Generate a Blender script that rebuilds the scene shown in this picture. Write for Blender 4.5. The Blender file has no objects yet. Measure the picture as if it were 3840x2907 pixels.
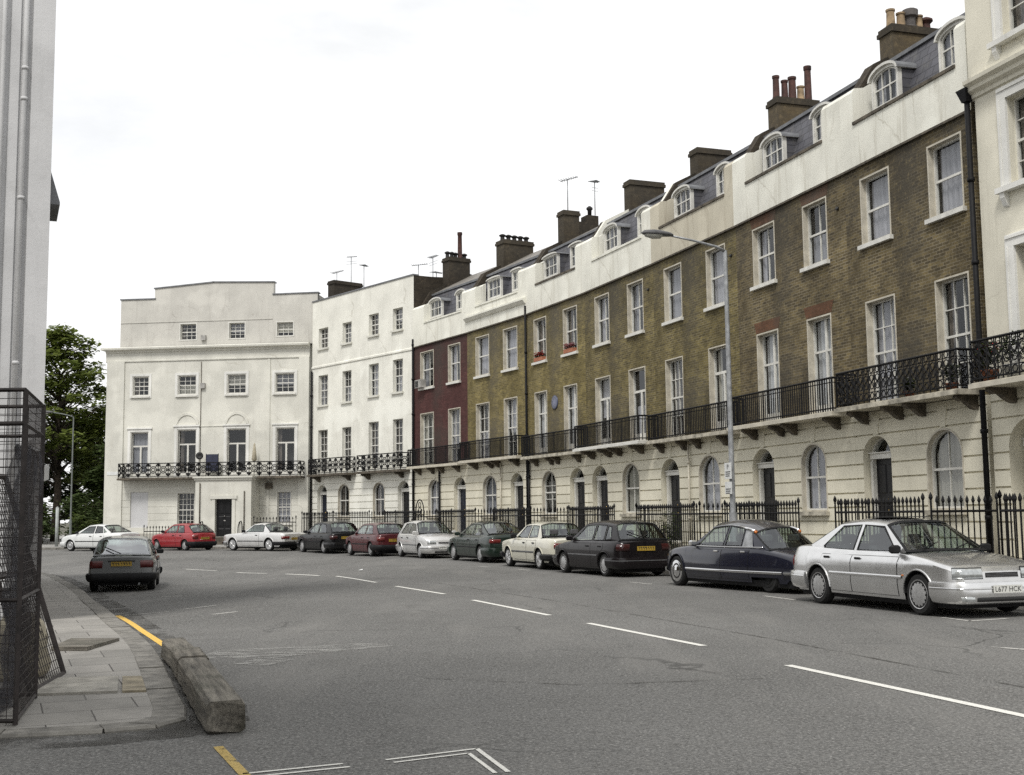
import bpy, math, random
from math import sin, cos, pi, radians, hypot, atan2, sqrt
from mathutils import Vector, Matrix
from mathutils.geometry import tessellate_polygon

random.seed(7)
scene = bpy.context.scene
COL = scene.collection

# ------------------------------------------------------------------ mesh building
class MB:
    def __init__(self):
        self.v = []; self.f = []; self.m = []; self.s = []
    def add(self, p):
        self.v.append((p[0], p[1], p[2])); return len(self.v) - 1
    def face(self, pts, m=0, s=False):
        self.f.append([self.add(p) for p in pts]); self.m.append(m); self.s.append(s)
    def idx(self, ids, m=0, s=False):
        self.f.append(list(ids)); self.m.append(m); self.s.append(s)
    def box(self, x0, y0, z0, x1, y1, z1, m=0):
        p = [self.add(c) for c in ((x0,y0,z0),(x1,y0,z0),(x1,y1,z0),(x0,y1,z0),(x0,y0,z1),(x1,y0,z1),(x1,y1,z1),(x0,y1,z1))]
        for q in ((0,3,2,1),(4,5,6,7),(0,1,5,4),(1,2,6,5),(2,3,7,6),(3,0,4,7)):
            self.idx([p[i] for i in q], m)
    def cbox(self, x0, y0, z0, x1, y1, z1, c=.02, m=0):
        """box with chamfered edges (an octagonal plan, bevelled top and bottom)"""
        def ring(d, z):
            return [(x0+d,y0,z),(x1-d,y0,z),(x1,y0+d,z),(x1,y1-d,z),(x1-d,y1,z),(x0+d,y1,z),(x0,y1-d,z),(x0,y0+d,z)]
        def ring2(d, z):
            return [(x0+2*d,y0+d,z),(x1-2*d,y0+d,z),(x1-d,y0+2*d,z),(x1-d,y1-2*d,z),(x1-2*d,y1-d,z),(x0+2*d,y1-d,z),(x0+d,y1-2*d,z),(x0+d,y0+2*d,z)]
        self.loft([ring2(c,z0), ring(c,z0+c), ring(c,z1-c), ring2(c,z1)], m, True, caps=True)
    def loft(self, rings, m=0, closed=True, s=False, caps=False):
        ids = [[self.add(p) for p in r] for r in rings]
        n = len(ids[0])
        for a, b in zip(ids, ids[1:]):
            for i in range(n if closed else n-1):
                j = (i+1) % n
                self.idx((a[i], a[j], b[j], b[i]), m, s)
        if caps:
            self.idx(ids[0][::-1], m); self.idx(ids[-1], m)
        return ids
    def tube(self, pts, r, n=8, m=0, s=True, caps=True):
        pts = [Vector(p) for p in pts]; rings = []
        up = None
        for i, p in enumerate(pts):
            d = (pts[min(i+1, len(pts)-1)] - pts[max(i-1, 0)])
            if d.length < 1e-9: d = Vector((0,0,1))
            d.normalize()
            if up is None:
                up = Vector((0,0,1)) if abs(d.z) < .9 else Vector((1,0,0))
            a = d.cross(up)
            if a.length < 1e-6: a = d.cross(Vector((0,1,0)))
            a.normalize(); b = a.cross(d); up = b
            rr = r[i] if isinstance(r, (list, tuple)) else r
            rings.append([p + a*cos(2*pi*k/n)*rr + b*sin(2*pi*k/n)*rr for k in range(n)])
        self.loft(rings, m, True, s, caps)
    def bar(self, p, q, w, m=0):
        self.tube([p, q], w*.7071, 4, m, False)
    def lathe(self, prof, n=16, m=0, s=True, axis='z', org=(0,0,0)):
        rings = []
        for (r, h) in prof:
            ring = []
            for k in range(n):
                a = 2*pi*k/n
                if axis == 'z': c = (org[0]+r*cos(a), org[1]+r*sin(a), org[2]+h)
                else: c = (org[0]+r*cos(a), org[1]+h, org[2]+r*sin(a))
                ring.append(c)
            rings.append(ring)
        self.loft(rings, m, True, s, True)
    def poly_prism(self, pts, f0, f1, m=0):
        """pts 2-D, f0/f1 map a 2-D point to the two end faces"""
        a = [self.add(f0(p)) for p in pts]; b = [self.add(f1(p)) for p in pts]
        self.idx(a, m); self.idx(b[::-1], m)
        n = len(pts)
        for i in range(n):
            j = (i+1) % n
            self.idx((a[j], a[i], b[i], b[j]), m)
    def holed(self, outer, holes, fmap, m=0):
        loops = [outer] + holes
        flat = [p for l in loops for p in l]
        tris = tessellate_polygon([[Vector((p[0], p[1], 0)) for p in l] for l in loops])
        ids = [self.add(fmap(p)) for p in flat]
        for t in tris: self.idx([ids[i] for i in t], m)

_cache = {}
def make_mesh(name, mb, mats, sharp=None):
    me = bpy.data.meshes.new(name)
    me.from_pydata(mb.v, [], mb.f)
    for mt in mats: me.materials.append(mt)
    me.polygons.foreach_set('material_index', mb.m)
    me.polygons.foreach_set('use_smooth', mb.s)
    me.update()
    if sharp is not None:
        me.set_sharp_from_angle(angle=radians(sharp))
    return me
def weld(me, dist=1e-4):
    import bmesh
    bm = bmesh.new(); bm.from_mesh(me)
    bmesh.ops.remove_doubles(bm, verts=bm.verts, dist=dist)
    bmesh.ops.recalc_face_normals(bm, faces=bm.faces)
    bm.to_mesh(me); bm.free()
def place(name, me, parent=None, loc=(0,0,0), rot=(0,0,0)):
    o = bpy.data.objects.new(name, me); COL.objects.link(o)
    o.parent = parent; o.location = loc; o.rotation_euler = rot
    return o
def obj(name, mb, mats, parent=None, loc=(0,0,0), rot=(0,0,0), sharp=None, welded=False):
    if not isinstance(mats, (list, tuple)): mats = [mats]
    me = make_mesh(name, mb, mats)
    if welded: weld(me)
    if sharp is not None: me.set_sharp_from_angle(angle=radians(sharp))
    return place(name, me, parent, loc, rot)
def tag(o, label=None, cat=None, group=None, kind=None):
    if label: o['label'] = label
    if cat: o['category'] = cat
    if group: o['group'] = group
    if kind: o['kind'] = kind
    return o
def empty(name, loc, rz, label, cat, group=None):
    o = bpy.data.objects.new(name, None); COL.objects.link(o)
    o.location = loc; o.rotation_euler = (0,0,rz); o.empty_display_size = .3
    return tag(o, label, cat, group)

# ------------------------------------------------------------------ materials
def _nt(name):
    m = bpy.data.materials.new(name); m.use_nodes = True
    nt = m.node_tree; b = nt.nodes['Principled BSDF']
    return m, nt, b
def N(nt, t, **k):
    n = nt.nodes.new(t)
    for a, v in k.items(): setattr(n, a, v)
    return n
def mapping(nt, scale=(1,1,1), rot=(0,0,0), loc=(0,0,0), coord='Object'):
    tc = N(nt, 'ShaderNodeTexCoord'); mp = N(nt, 'ShaderNodeMapping')
    mp.inputs['Scale'].default_value = scale; mp.inputs['Rotation'].default_value = rot; mp.inputs['Location'].default_value = loc
    if coord == 'World':
        g = N(nt, 'ShaderNodeNewGeometry'); nt.links.new(g.outputs['Position'], mp.inputs[0])
    else:
        nt.links.new(tc.outputs[coord], mp.inputs[0])
    return mp.outputs[0]
def noise(nt, vec, scale, detail=4, rough=.55):
    n = N(nt, 'ShaderNodeTexNoise'); n.inputs['Scale'].default_value = scale
    n.inputs['Detail'].default_value = detail; n.inputs['Roughness'].default_value = rough
    nt.links.new(vec, n.inputs['Vector']); return n.outputs['Fac']
def ramp(nt, fac, stops):
    r = N(nt, 'ShaderNodeValToRGB'); nt.links.new(fac, r.inputs[0])
    e = r.color_ramp.elements
    while len(e) < len(stops): e.new(.5)
    for i, (p, c) in enumerate(stops):
        e[i].position = p; e[i].color = (c[0],c[1],c[2],1) if not isinstance(c, (int,float)) else (c,c,c,1)
    return r.outputs[0]
def mix(nt, a, b, fac, mode='MIX'):
    n = N(nt, 'ShaderNodeMix', data_type='RGBA', blend_type=mode)
    for s, v in ((n.inputs[6], a), (n.inputs[7], b)):
        if isinstance(v, tuple): s.default_value = (v[0],v[1],v[2],1)
        else: nt.links.new(v, s)
    if isinstance(fac, (int,float)): n.inputs[0].default_value = fac
    else: nt.links.new(fac, n.inputs[0])
    return n.outputs[2]
def bump(nt, b, h, strength=.3, dist=.01):
    n = N(nt, 'ShaderNodeBump'); n.inputs['Strength'].default_value = strength; n.inputs['Distance'].default_value = dist
    nt.links.new(h, n.inputs['Height']); nt.links.new(n.outputs[0], b.inputs['Normal'])
def simple(name, c, rough=.6, metal=0., var=.12, vs=6., bmp=0., spec=.5, coat=0.):
    m, nt, b = _nt(name)
    v = mapping(nt)
    f = noise(nt, v, vs)
    lo = tuple(x*(1-var*1.6) for x in c); hi = tuple(min(1, x*(1+var)) for x in c)
    nt.links.new(ramp(nt, f, [(.3, lo), (.7, hi)]), b.inputs['Base Color'])
    b.inputs['Roughness'].default_value = rough; b.inputs['Metallic'].default_value = metal
    b.inputs['Specular IOR Level'].default_value = spec
    if coat: b.inputs['Coat Weight'].default_value = coat; b.inputs['Coat Roughness'].default_value = .03
    if bmp: bump(nt, b, noise(nt, v, vs*8), bmp, .01)
    return m
def stucco(name, c, dirt=(.34,.31,.25), streak=.5, spot=.35):
    m, nt, b = _nt(name)
    v = mapping(nt)
    big = noise(nt, v, .7, 6, .6)
    c1 = mix(nt, tuple(x*.86 for x in c), c, ramp(nt, big, [(.35,0),(.6,1)]))
    sv = mapping(nt, (3.2,3.2,.22))
    st = ramp(nt, noise(nt, sv, 1.6, 5, .65), [(.54,0),(.78,1)])
    n2 = N(nt, 'ShaderNodeMath', operation='MULTIPLY'); nt.links.new(st, n2.inputs[0]); n2.inputs[1].default_value = streak
    c2 = mix(nt, c1, dirt, n2.outputs[0])
    sp = ramp(nt, noise(nt, v, 5., 8, .7), [(.62,0),(.74,1)])
    n3 = N(nt, 'ShaderNodeMath', operation='MULTIPLY'); nt.links.new(sp, n3.inputs[0]); n3.inputs[1].default_value = spot
    c3 = mix(nt, c2, tuple(x*.72 for x in c), n3.outputs[0])
    vo = N(nt, 'ShaderNodeTexVoronoi', feature='DISTANCE_TO_EDGE'); vo.inputs['Scale'].default_value = .45
    wv = N(nt, 'ShaderNodeVectorMath', operation='ADD'); nn = N(nt, 'ShaderNodeTexNoise'); nn.inputs['Scale'].default_value = 1.3; nn.inputs['Detail'].default_value = 5
    nt.links.new(v, nn.inputs['Vector']); nt.links.new(v, wv.inputs[0]); nt.links.new(nn.outputs['Color'], wv.inputs[1]); nt.links.new(wv.outputs[0], vo.inputs['Vector'])
    mm = N(nt, 'ShaderNodeMath', operation='MULTIPLY'); nt.links.new(ramp(nt, vo.outputs['Distance'], [(.006,1),(.02,0)]), mm.inputs[0]); nt.links.new(ramp(nt, noise(nt, v, .5, 2), [(.5,0),(.65,.5)]), mm.inputs[1])
    c3 = mix(nt, c3, dirt, mm.outputs[0])
    c3 = mix(nt, c3, tuple(min(.85,x*1.12) for x in c), ramp(nt, noise(nt, v, .35, 3, .5), [(.55,0),(.60,.5)]))
    nt.links.new(c3, b.inputs['Base Color']); b.inputs['Roughness'].default_value = .82
    b.inputs['Specular IOR Level'].default_value = .25
    bump(nt, b, noise(nt, v, 14., 8, .7), .35, .012)
    return m
def brick(name, ca, cb, mortar, dark=.55):
    m, nt, b = _nt(name)
    tc = N(nt, 'ShaderNodeTexCoord'); sp = N(nt, 'ShaderNodeSeparateXYZ'); cm = N(nt, 'ShaderNodeCombineXYZ')
    ad = N(nt, 'ShaderNodeMath', operation='ADD')
    nt.links.new(tc.outputs['Object'], sp.inputs[0])
    nt.links.new(sp.outputs[0], ad.inputs[0]); nt.links.new(sp.outputs[1], ad.inputs[1])
    nt.links.new(ad.outputs[0], cm.inputs[0]); nt.links.new(sp.outputs[2], cm.inputs[1])
    t = N(nt, 'ShaderNodeTexBrick'); nt.links.new(cm.outputs[0], t.inputs['Vector'])
    t.inputs['Color1'].default_value = (*ca,1); t.inputs['Color2'].default_value = (*cb,1); t.inputs['Mortar'].default_value = (*mortar,1)
    t.inputs['Scale'].default_value = 1; t.inputs['Brick Width'].default_value = .235; t.inputs['Row Height'].default_value = .078
    t.inputs['Mortar Size'].default_value = .0095; t.inputs['Bias'].default_value = 0.; t.inputs['Mortar Smooth'].default_value = .3
    v = mapping(nt)
    big = noise(nt, v, .55, 7, .65)
    c1 = mix(nt, t.outputs['Color'], tuple(x*dark for x in ca), ramp(nt, big, [(.40,0),(.62,.85)]))
    sv = mapping(nt, (4,4,.3))
    c2 = mix(nt, c1, tuple(x*.45 for x in ca), ramp(nt, noise(nt, sv, 1.2, 5, .6), [(.58,0),(.85,.6)]))
    hv = mapping(nt, (.35,.35,9)); c2 = mix(nt, c2, tuple(x*.5 for x in ca), ramp(nt, noise(nt, hv, 1.3, 4, .7), [(.5,0),(.72,.45)]))
    c2 = mix(nt, c2, (ca[0]*.72,ca[0]*.66,ca[0]*.56), ramp(nt, noise(nt, v, .23, 5, .6), [(.46,0),(.62,.7)]))
    # single bricks and patches that stand out
    c3 = mix(nt, c2, tuple(min(1,x*1.9) for x in cb), ramp(nt, noise(nt, v, 7., 6, .85), [(.54,0),(.72,.6)]))
    c3 = mix(nt, c3, tuple(x*.35 for x in ca), ramp(nt, noise(nt, v, 6.1, 5, .85), [(.55,0),(.72,.7)]))
    nt.links.new(c3, b.inputs['Base Color']); b.inputs['Roughness'].default_value = .9; b.inputs['Specular IOR Level'].default_value = .2
    bump(nt, b, t.outputs['Fac'], -.35, .008)
    return m
def slate_mat(name, c):
    m, nt, b = _nt(name)
    tc = N(nt, 'ShaderNodeTexCoord'); sp = N(nt, 'ShaderNodeSeparateXYZ'); cm = N(nt, 'ShaderNodeCombineXYZ')
    nt.links.new(tc.outputs['Object'], sp.inputs[0]); nt.links.new(sp.outputs[0], cm.inputs[0]); nt.links.new(sp.outputs[2], cm.inputs[1])
    t = N(nt, 'ShaderNodeTexBrick'); nt.links.new(cm.outputs[0], t.inputs['Vector'])
    t.inputs['Color1'].default_value = (*c,1); t.inputs['Color2'].default_value = (c[0]*1.5,c[1]*1.5,c[2]*1.55,1); t.inputs['Mortar'].default_value = (.02,.02,.025,1)
    t.inputs['Scale'].default_value = 1; t.inputs['Brick Width'].default_value = .34; t.inputs['Row Height'].default_value = .24; t.inputs['Mortar Size'].default_value = .012
    v = mapping(nt)
    c1 = mix(nt, t.outputs['Color'], (.16,.15,.13), ramp(nt, noise(nt, v, 2.5, 6, .7), [(.5,0),(.8,.6)]))
    nt.links.new(c1, b.inputs['Base Color']); b.inputs['Roughness'].default_value = .6
    bump(nt, b, t.outputs['Fac'], -.5, .012)
    return m
def glass_mat(name, tint=(.78,.82,.82), rough=.02, refl=.055):
    m = bpy.data.materials.new(name); m.use_nodes = True; nt = m.node_tree; nt.nodes.clear()
    out = N(nt, 'ShaderNodeOutputMaterial'); mx = N(nt, 'ShaderNodeMixShader')
    tr = N(nt, 'ShaderNodeBsdfTransparent'); gl = N(nt, 'ShaderNodeBsdfGlossy'); lw = N(nt, 'ShaderNodeLayerWeight'); lw.inputs['Blend'].default_value = .5; pw = N(nt, 'ShaderNodeMath', operation='POWER'); pw.inputs[1].default_value = 5.; fr = N(nt, 'ShaderNodeMath', operation='MULTIPLY_ADD'); fr.inputs[1].default_value = .92; fr.inputs[2].default_value = refl
    nt.links.new(lw.outputs['Facing'], pw.inputs[0]); nt.links.new(pw.outputs[0], fr.inputs[0])
    tr.inputs[0].default_value = (*tint,1); gl.inputs['Roughness'].default_value = rough; gl.inputs[0].default_value = (.95,.97,1,1)
    g = N(nt, 'ShaderNodeNewGeometry'); nm = noise(nt, g.outputs['Position'], 2.2, 2)
    bp = N(nt, 'ShaderNodeBump'); bp.inputs['Strength'].default_value = .06; bp.inputs['Distance'].default_value = .03
    nt.links.new(nm, bp.inputs['Height']); nt.links.new(bp.outputs[0], gl.inputs['Normal'])
    nt.links.new(fr.outputs[0], mx.inputs[0]); nt.links.new(tr.outputs[0], mx.inputs[1]); nt.links.new(gl.outputs[0], mx.inputs[2])
    nt.links.new(mx.outputs[0], out.inputs[0])
    return m
def net_mat(name, c, alpha=.25):
    m = bpy.data.materials.new(name); m.use_nodes = True; nt = m.node_tree; b = nt.nodes['Principled BSDF']
    b.inputs['Base Color'].default_value = (*c,1); b.inputs['Roughness'].default_value = .9; b.inputs['Specular IOR Level'].default_value = .1
    v = mapping(nt, (14,14,.4)); f = ramp(nt, noise(nt, v, 1.5, 3), [(.3,.7),(.7,1)])
    mxc = mix(nt, (0,0,0), c, f); nt.links.new(mxc, b.inputs['Base Color'])
    return m
def asphalt_mat():
    m, nt, b = _nt('asphalt')
    v = mapping(nt, coord='World')
    big = noise(nt, v, .16, 5, .6)
    c = mix(nt, (.103,.102,.098), (.160,.158,.152), ramp(nt, big, [(.35,0),(.65,1)]))
    mid = noise(nt, v, 1.3, 6, .7)
    c = mix(nt, c, (.075,.072,.067), ramp(nt, mid, [(.52,0),(.75,.5)]))
    fine = noise(nt, v, 34., 4, .85)
    c = mix(nt, c, (.38,.37,.35), ramp(nt, fine, [(.50,0),(.66,.9)]))
    c = mix(nt, c, (.03,.029,.027), ramp(nt, noise(nt, v, 37., 4, .85), [(.50,0),(.64,.95)]))
    c = mix(nt, c, (.05,.048,.045), ramp(nt, noise(nt, v, 11., 4, .8), [(.52,0),(.68,.55)]))
    c = mix(nt, c, (.27,.262,.245), ramp(nt, noise(nt, v, 9., 5, .85), [(.55,0),(.72,.45)]))
    # worn wheel tracks and oil drips: stretched patches
    sv = mapping(nt, (.9,.16,1), (0,0,radians(-20)), coord='World')
    c = mix(nt, c, (.215,.208,.195), ramp(nt, noise(nt, sv, 1., 4, .6), [(.5,0),(.75,.5)]))
    # cracks
    vo = N(nt, 'ShaderNodeTexVoronoi', feature='DISTANCE_TO_EDGE'); vo.inputs['Scale'].default_value = .33
    wv = N(nt, 'ShaderNodeVectorMath', operation='ADD'); nn = N(nt, 'ShaderNodeTexNoise'); nn.inputs['Scale'].default_value = 1.1; nn.inputs['Detail'].default_value = 5
    nt.links.new(v, nn.inputs['Vector']); nt.links.new(v, wv.inputs[0]); nt.links.new(nn.outputs['Color'], wv.inputs[1]); nt.links.new(wv.outputs[0], vo.inputs['Vector'])
    ck = ramp(nt, vo.outputs['Distance'], [(.004,1),(.012,0)])
    gate = ramp(nt, noise(nt, v, .22, 2), [(.5,0),(.62,.6)])
    mm = N(nt, 'ShaderNodeMath', operation='MULTIPLY'); nt.links.new(ck, mm.inputs[0]); nt.links.new(gate, mm.inputs[1])
    c = mix(nt, c, (.03,.03,.028), mm.outputs[0])
    nt.links.new(c, b.inputs['Base Color']); b.inputs['Roughness'].default_value = .88; b.inputs['Specular IOR Level'].default_value = .3
    bump(nt, b, fine, .6, .01)
    return m
def worn_line(name, c, wear=.5):
    m, nt, b = _nt(name)
    v = mapping(nt, coord='World')
    f = noise(nt, v, 7., 8, .75); g = noise(nt, v, 60., 3, .7)
    col = mix(nt, c, tuple(x*.62 for x in c), ramp(nt, g, [(.45,0),(.7,1)]))
    nt.links.new(col, b.inputs['Base Color']); b.inputs['Roughness'].default_value = .8
    lo = .5 + .2*(1-wear)
    a = ramp(nt, f, [(lo,1),(lo+.12,.15)])
    nt.links.new(a, b.inputs['Alpha'])
    return m
def flag_mat(name, c1, c2, rot, w=.75, h=.6):
    m, nt, b = _nt(name)
    v = mapping(nt, (1,1,1), (0,0,rot), coord='World')
    t = N(nt, 'ShaderNodeTexBrick'); nt.links.new(v, t.inputs['Vector'])
    t.inputs['Color1'].default_value = (*c1,1); t.inputs['Color2'].default_value = (*c2,1); t.inputs['Mortar'].default_value = (.06,.055,.05,1)
    t.inputs['Scale'].default_value = 1; t.inputs['Brick Width'].default_value = w; t.inputs['Row Height'].default_value = h; t.inputs['Mortar Size'].default_value = .007
    w2 = mapping(nt, coord='World')
    c = mix(nt, t.outputs['Color'], tuple(x*.6 for x in c1), ramp(nt, noise(nt, w2, 1.1, 7, .7), [(.45,0),(.75,.8)]))
    c = mix(nt, c, tuple(min(1,x*1.35) for x in c2), ramp(nt, noise(nt, w2, 40., 3, .7), [(.6,0),(.75,.5)]))
    # chewing gum and drips
    vo = N(nt, 'ShaderNodeTexVoronoi'); vo.inputs['Scale'].default_value = 3.4; nt.links.new(w2, vo.inputs['Vector'])
    c = mix(nt, c, (.09,.085,.08), ramp(nt, vo.outputs['Distance'], [(.06,.6),(.09,0)]))
    nt.links.new(c, b.inputs['Base Color']); b.inputs['Roughness'].default_value = .85
    bump(nt, b, t.outputs['Fac'], -.5, .01)
    return m
def leaf_mat(name, a, bcol):
    m = bpy.data.materials.new(name); m.use_nodes = True; nt = m.node_tree; b = nt.nodes['Principled BSDF']
    v = mapping(nt, coord='World')
    c = mix(nt, a, bcol, ramp(nt, noise(nt, v, .9, 4, .7), [(.35,0),(.68,1)]))
    c = mix(nt, c, tuple(x*1.7 for x in bcol), ramp(nt, noise(nt, v, 6., 2), [(.55,0),(.8,.6)]))
    nt.links.new(c, b.inputs['Base Color']); b.inputs['Roughness'].default_value = .6; b.inputs['Specular IOR Level'].default_value = .3
    tr = N(nt, 'ShaderNodeBsdfTranslucent'); nt.links.new(c, tr.inputs[0]); ms = N(nt, 'ShaderNodeMixShader'); ms.inputs[0].default_value = .35
    out = nt.nodes['Material Output']; nt.links.new(b.outputs[0], ms.inputs[1]); nt.links.new(tr.outputs[0], ms.inputs[2]); nt.links.new(ms.outputs[0], out.inputs[0])
    return m
def paint(name, c, metal=.0, rough=.28, coat=1.):
    m, nt, b = _nt(name)
    v = mapping(nt)
    f = noise(nt, v, 3., 5, .7)
    nt.links.new(ramp(nt, f, [(.3, tuple(x*.86 for x in c)), (.7, c)]), b.inputs['Base Color'])
    nt.links.new(ramp(nt, noise(nt, v, 2.2, 6, .7), [(.3,rough),(.8,min(1,rough*1.7))]), b.inputs['Roughness'])
    b.inputs['Metallic'].default_value = metal; b.inputs['Specular IOR Level'].default_value = .5*min(1, coat)
    b.inputs['Coat Weight'].default_value = coat; b.inputs['Coat Roughness'].default_value = .06
    return m
M = dict(
    asphalt=asphalt_mat(),
    white_line=worn_line('white road paint', (.72,.71,.66), .35),
    faint_line=worn_line('faded road paint', (.5,.49,.46), .95),
    yellow_line=worn_line('yellow road paint', (.78,.50,.10), .3),
    scuff=worn_line('plaster dust', (.40,.39,.36), 1.25),
    flag_l=flag_mat('worn paving slabs', (.245,.235,.215), (.315,.30,.275), radians(-23)),
    flag_r=flag_mat('pavement slabs', (.24,.235,.22), (.30,.29,.275), radians(-20)),
    granite=simple('granite kerb', (.20,.19,.17), .85, 0, .3, 6, .4),
    concrete=simple('pale concrete slab', (.31,.295,.26), .9, 0, .25, 5, .3),
    ochre=simple('ochre stained slab', (.27,.235,.17), .9, 0, .3, 5, .3),
    soil=simple('bare ground', (.09,.085,.06), .95, 0, .4, 1.5),
    cream=stucco('cream stucco', (.70,.67,.565)),
    cream_grd=stucco('cream channelled stucco', (.70,.665,.545), streak=.45),
    white=stucco('white stucco', (.78,.77,.70), (.42,.40,.34), .45),
    offwhite=stucco('off white stucco', (.635,.625,.565), (.38,.36,.31), .4),
    grey_stucco=stucco('grey weathered stucco', (.56,.545,.50), (.33,.31,.28), .5),
    beige=stucco('beige stained stucco', (.56,.52,.42), (.26,.22,.16), .8),
    parapet=stucco('weathered white parapet stucco', (.78,.77,.69), (.36,.33,.26), .8, .5),
    shade_white=stucco('shade toned grey stucco', (.58,.58,.585), (.40,.40,.40), .4),  # grey stands in for shade on the white end wall; also the blind panel
    base_dirt=stucco('grey painted base stucco', (.40,.385,.34), (.22,.21,.18), .6),
    brick_brown=brick('brown stock brick', (.082,.066,.040), (.215,.168,.082), (.27,.235,.17)),
    brick_olive=brick('olive stock brick', (.098,.080,.038), (.230,.185,.070), (.27,.235,.16)),
    brick_yellow=brick('yellow stock brick', (.130,.105,.043), (.265,.212,.078), (.28,.24,.15), .55),
    brick_red=brick('painted red brick', (.072,.032,.030), (.108,.047,.043), (.075,.036,.033), .7),
    brick_dark=brick('sooty chimney brick', (.048,.040,.031), (.085,.069,.048), (.06,.05,.04)),
    brick_stack=brick('buff chimney brick', (.125,.094,.052), (.185,.140,.074), (.13,.10,.065)),
    red_arch=brick('red gauged brick', (.125,.066,.040), (.16,.078,.046), (.12,.08,.05), .6),
    slate=slate_mat('roof slate', (.060,.060,.068)),
    lead=simple('roof lead', (.17,.175,.185), .55, .3, .2, 3),
    iron=simple('black ironwork', (.008,.008,.009), .6, .0, .3, 12, spec=.2),
    stone=simple('weathered stone', (.42,.39,.32), .9, 0, .35, 4, .3),
    stone_dark=simple('sooty stone', (.10,.085,.065), .9, 0, .4, 5, .3),
    whitepaint=simple('white joinery paint', (.64,.63,.585), .5, 0, .1, 5),
    creampaint=simple('cream lining paint', (.50,.465,.385), .6, 0, .14, 4),
    glass=glass_mat('window glass', (.93,.95,.95)),
    carglass=glass_mat('car glass', (.62,.70,.67), .02, .12),
    net=net_mat('net curtain', (.36,.355,.385)),
    net_white=net_mat('white net curtain', (.50,.50,.51)),
    blind=simple('cream blind', (.58,.55,.47), .8),
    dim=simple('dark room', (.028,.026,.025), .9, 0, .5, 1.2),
    dimcurtain=simple('brown curtain', (.12,.10,.085), .9, 0, .4, 4),
    door_black=simple('black gloss door paint', (.008,.008,.009), .45, 0, .3, 5, spec=.3),
    door_blue=simple('dark blue door paint', (.008,.011,.022), .45, 0, .3, 5, spec=.3),
    brass=simple('brass', (.55,.38,.14), .35, .9, .2, 10),
    pot_red=simple('dark red chimney pot', (.065,.026,.020), .8, 0, .4, 6),
    pot_buff=simple('buff chimney pot', (.29,.21,.125), .85, 0, .3, 6),
    pot_grey=simple('grey chimney cowl', (.11,.10,.095), .8, 0, .3, 6),
    pot_black=simple('black chimney pot', (.02,.018,.018), .8, 0, .3, 6),
    aerial=simple('aluminium aerial', (.25,.26,.27), .45, .6, .2, 8),
    steel=simple('galvanised steel', (.33,.34,.35), .55, .35, .2, 7),
    steel_far=simple('pale lamp post paint', (.36,.38,.37), .6, 0, .15, 4),
    lamp_glass=simple('lamp lens', (.42,.42,.38), .3, 0, .1, 5),
    tyre=simple('tyre rubber', (.010,.010,.010), .9, 0, .4, 10),
    alloy=simple('silver wheel paint', (.46,.46,.46), .38, .55, .12, 8),
    chrome=simple('chrome', (.72,.72,.72), .08, 1., .05, 3),
    blacktrim=simple('black plastic trim', (.009,.009,.010), .6, 0, .3, 8, spec=.25),
    greytrim=simple('grey bumper plastic', (.085,.085,.088), .6, 0, .2, 6),
    lamp_red=simple('red lamp lens', (.13,.010,.008), .15, 0, .15, 8, coat=.5),
    lamp_amber=simple('amber lamp lens', (.55,.16,.02), .2, 0, .1, 8, coat=.5),
    lamp_clear=simple('clear lamp lens', (.48,.50,.50), .06, .55, .15, 20, coat=1.),
    plate_white=simple('white number plate', (.62,.62,.58), .5, 0, .05, 5),
    plate_yellow=simple('yellow number plate', (.36,.235,.03), .5, 0, .08, 5),
    ink=simple('black lettering', (.012,.012,.012), .6, 0, .1, 5),
    seat=simple('grey seat cloth', (.07,.07,.075), .9, 0, .25, 12),
    cabin=simple('dark cabin lining', (.012,.012,.013), .9, 0, .3, 8),
    bark=simple('bark', (.055,.042,.03), .95, 0, .5, 7, .5),
    leaf=leaf_mat('sycamore leaves', (.10,.135,.032), (.215,.255,.065)),
    leaf_dark=leaf_mat('ivy leaves', (.038,.058,.020), (.088,.12,.038)),
    leaf_mid=leaf_mat('shrub leaves', (.03,.05,.012), (.10,.13,.03)),
    petal=simple('red petals', (.42,.045,.04), .7, 0, .3, 30),
    pink=simple('pink petals', (.55,.25,.28), .7, 0, .3, 30),
    terracotta=simple('terracotta', (.34,.13,.07), .85, 0, .2, 8),
    timber=None, blue=simple('blue cloth', (.028,.032,.06), .8, 0, .2, 6),
    plaque=simple('blue ceramic plaque', (.085,.095,.15), .3, 0, .15, 8),
    signwhite=simple('white sign enamel', (.66,.67,.66), .4, 0, .06, 5),
    tarp=None,
    canvas=simple('faded canvas', (.40,.36,.27), .9, 0, .2, 6),
    appliance=simple('grey appliance casing', (.33,.32,.30), .6, 0, .2, 5),
)
def timber_mat():
    m, nt, b = _nt('weathered timber')
    v = mapping(nt, (.5,8,8))
    g = noise(nt, v, 2.4, 8, .7)
    c = mix(nt, (.048,.044,.037), (.30,.275,.23), ramp(nt, g, [(.32,0),(.72,1)]))
    w = mapping(nt)
    c = mix(nt, c, (.05,.052,.036), ramp(nt, noise(nt, w, 2.2, 5), [(.5,0),(.75,.6)]))
    nt.links.new(c, b.inputs['Base Color']); b.inputs['Roughness'].default_value = .92
    bump(nt, b, g, .9, .03)
    return m
M['timber'] = timber_mat()
def mesh_mat():
    m = simple('rusty wire', (.035,.028,.026), .7, .2, .4, 9); return m
M['wire'] = mesh_mat()
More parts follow.
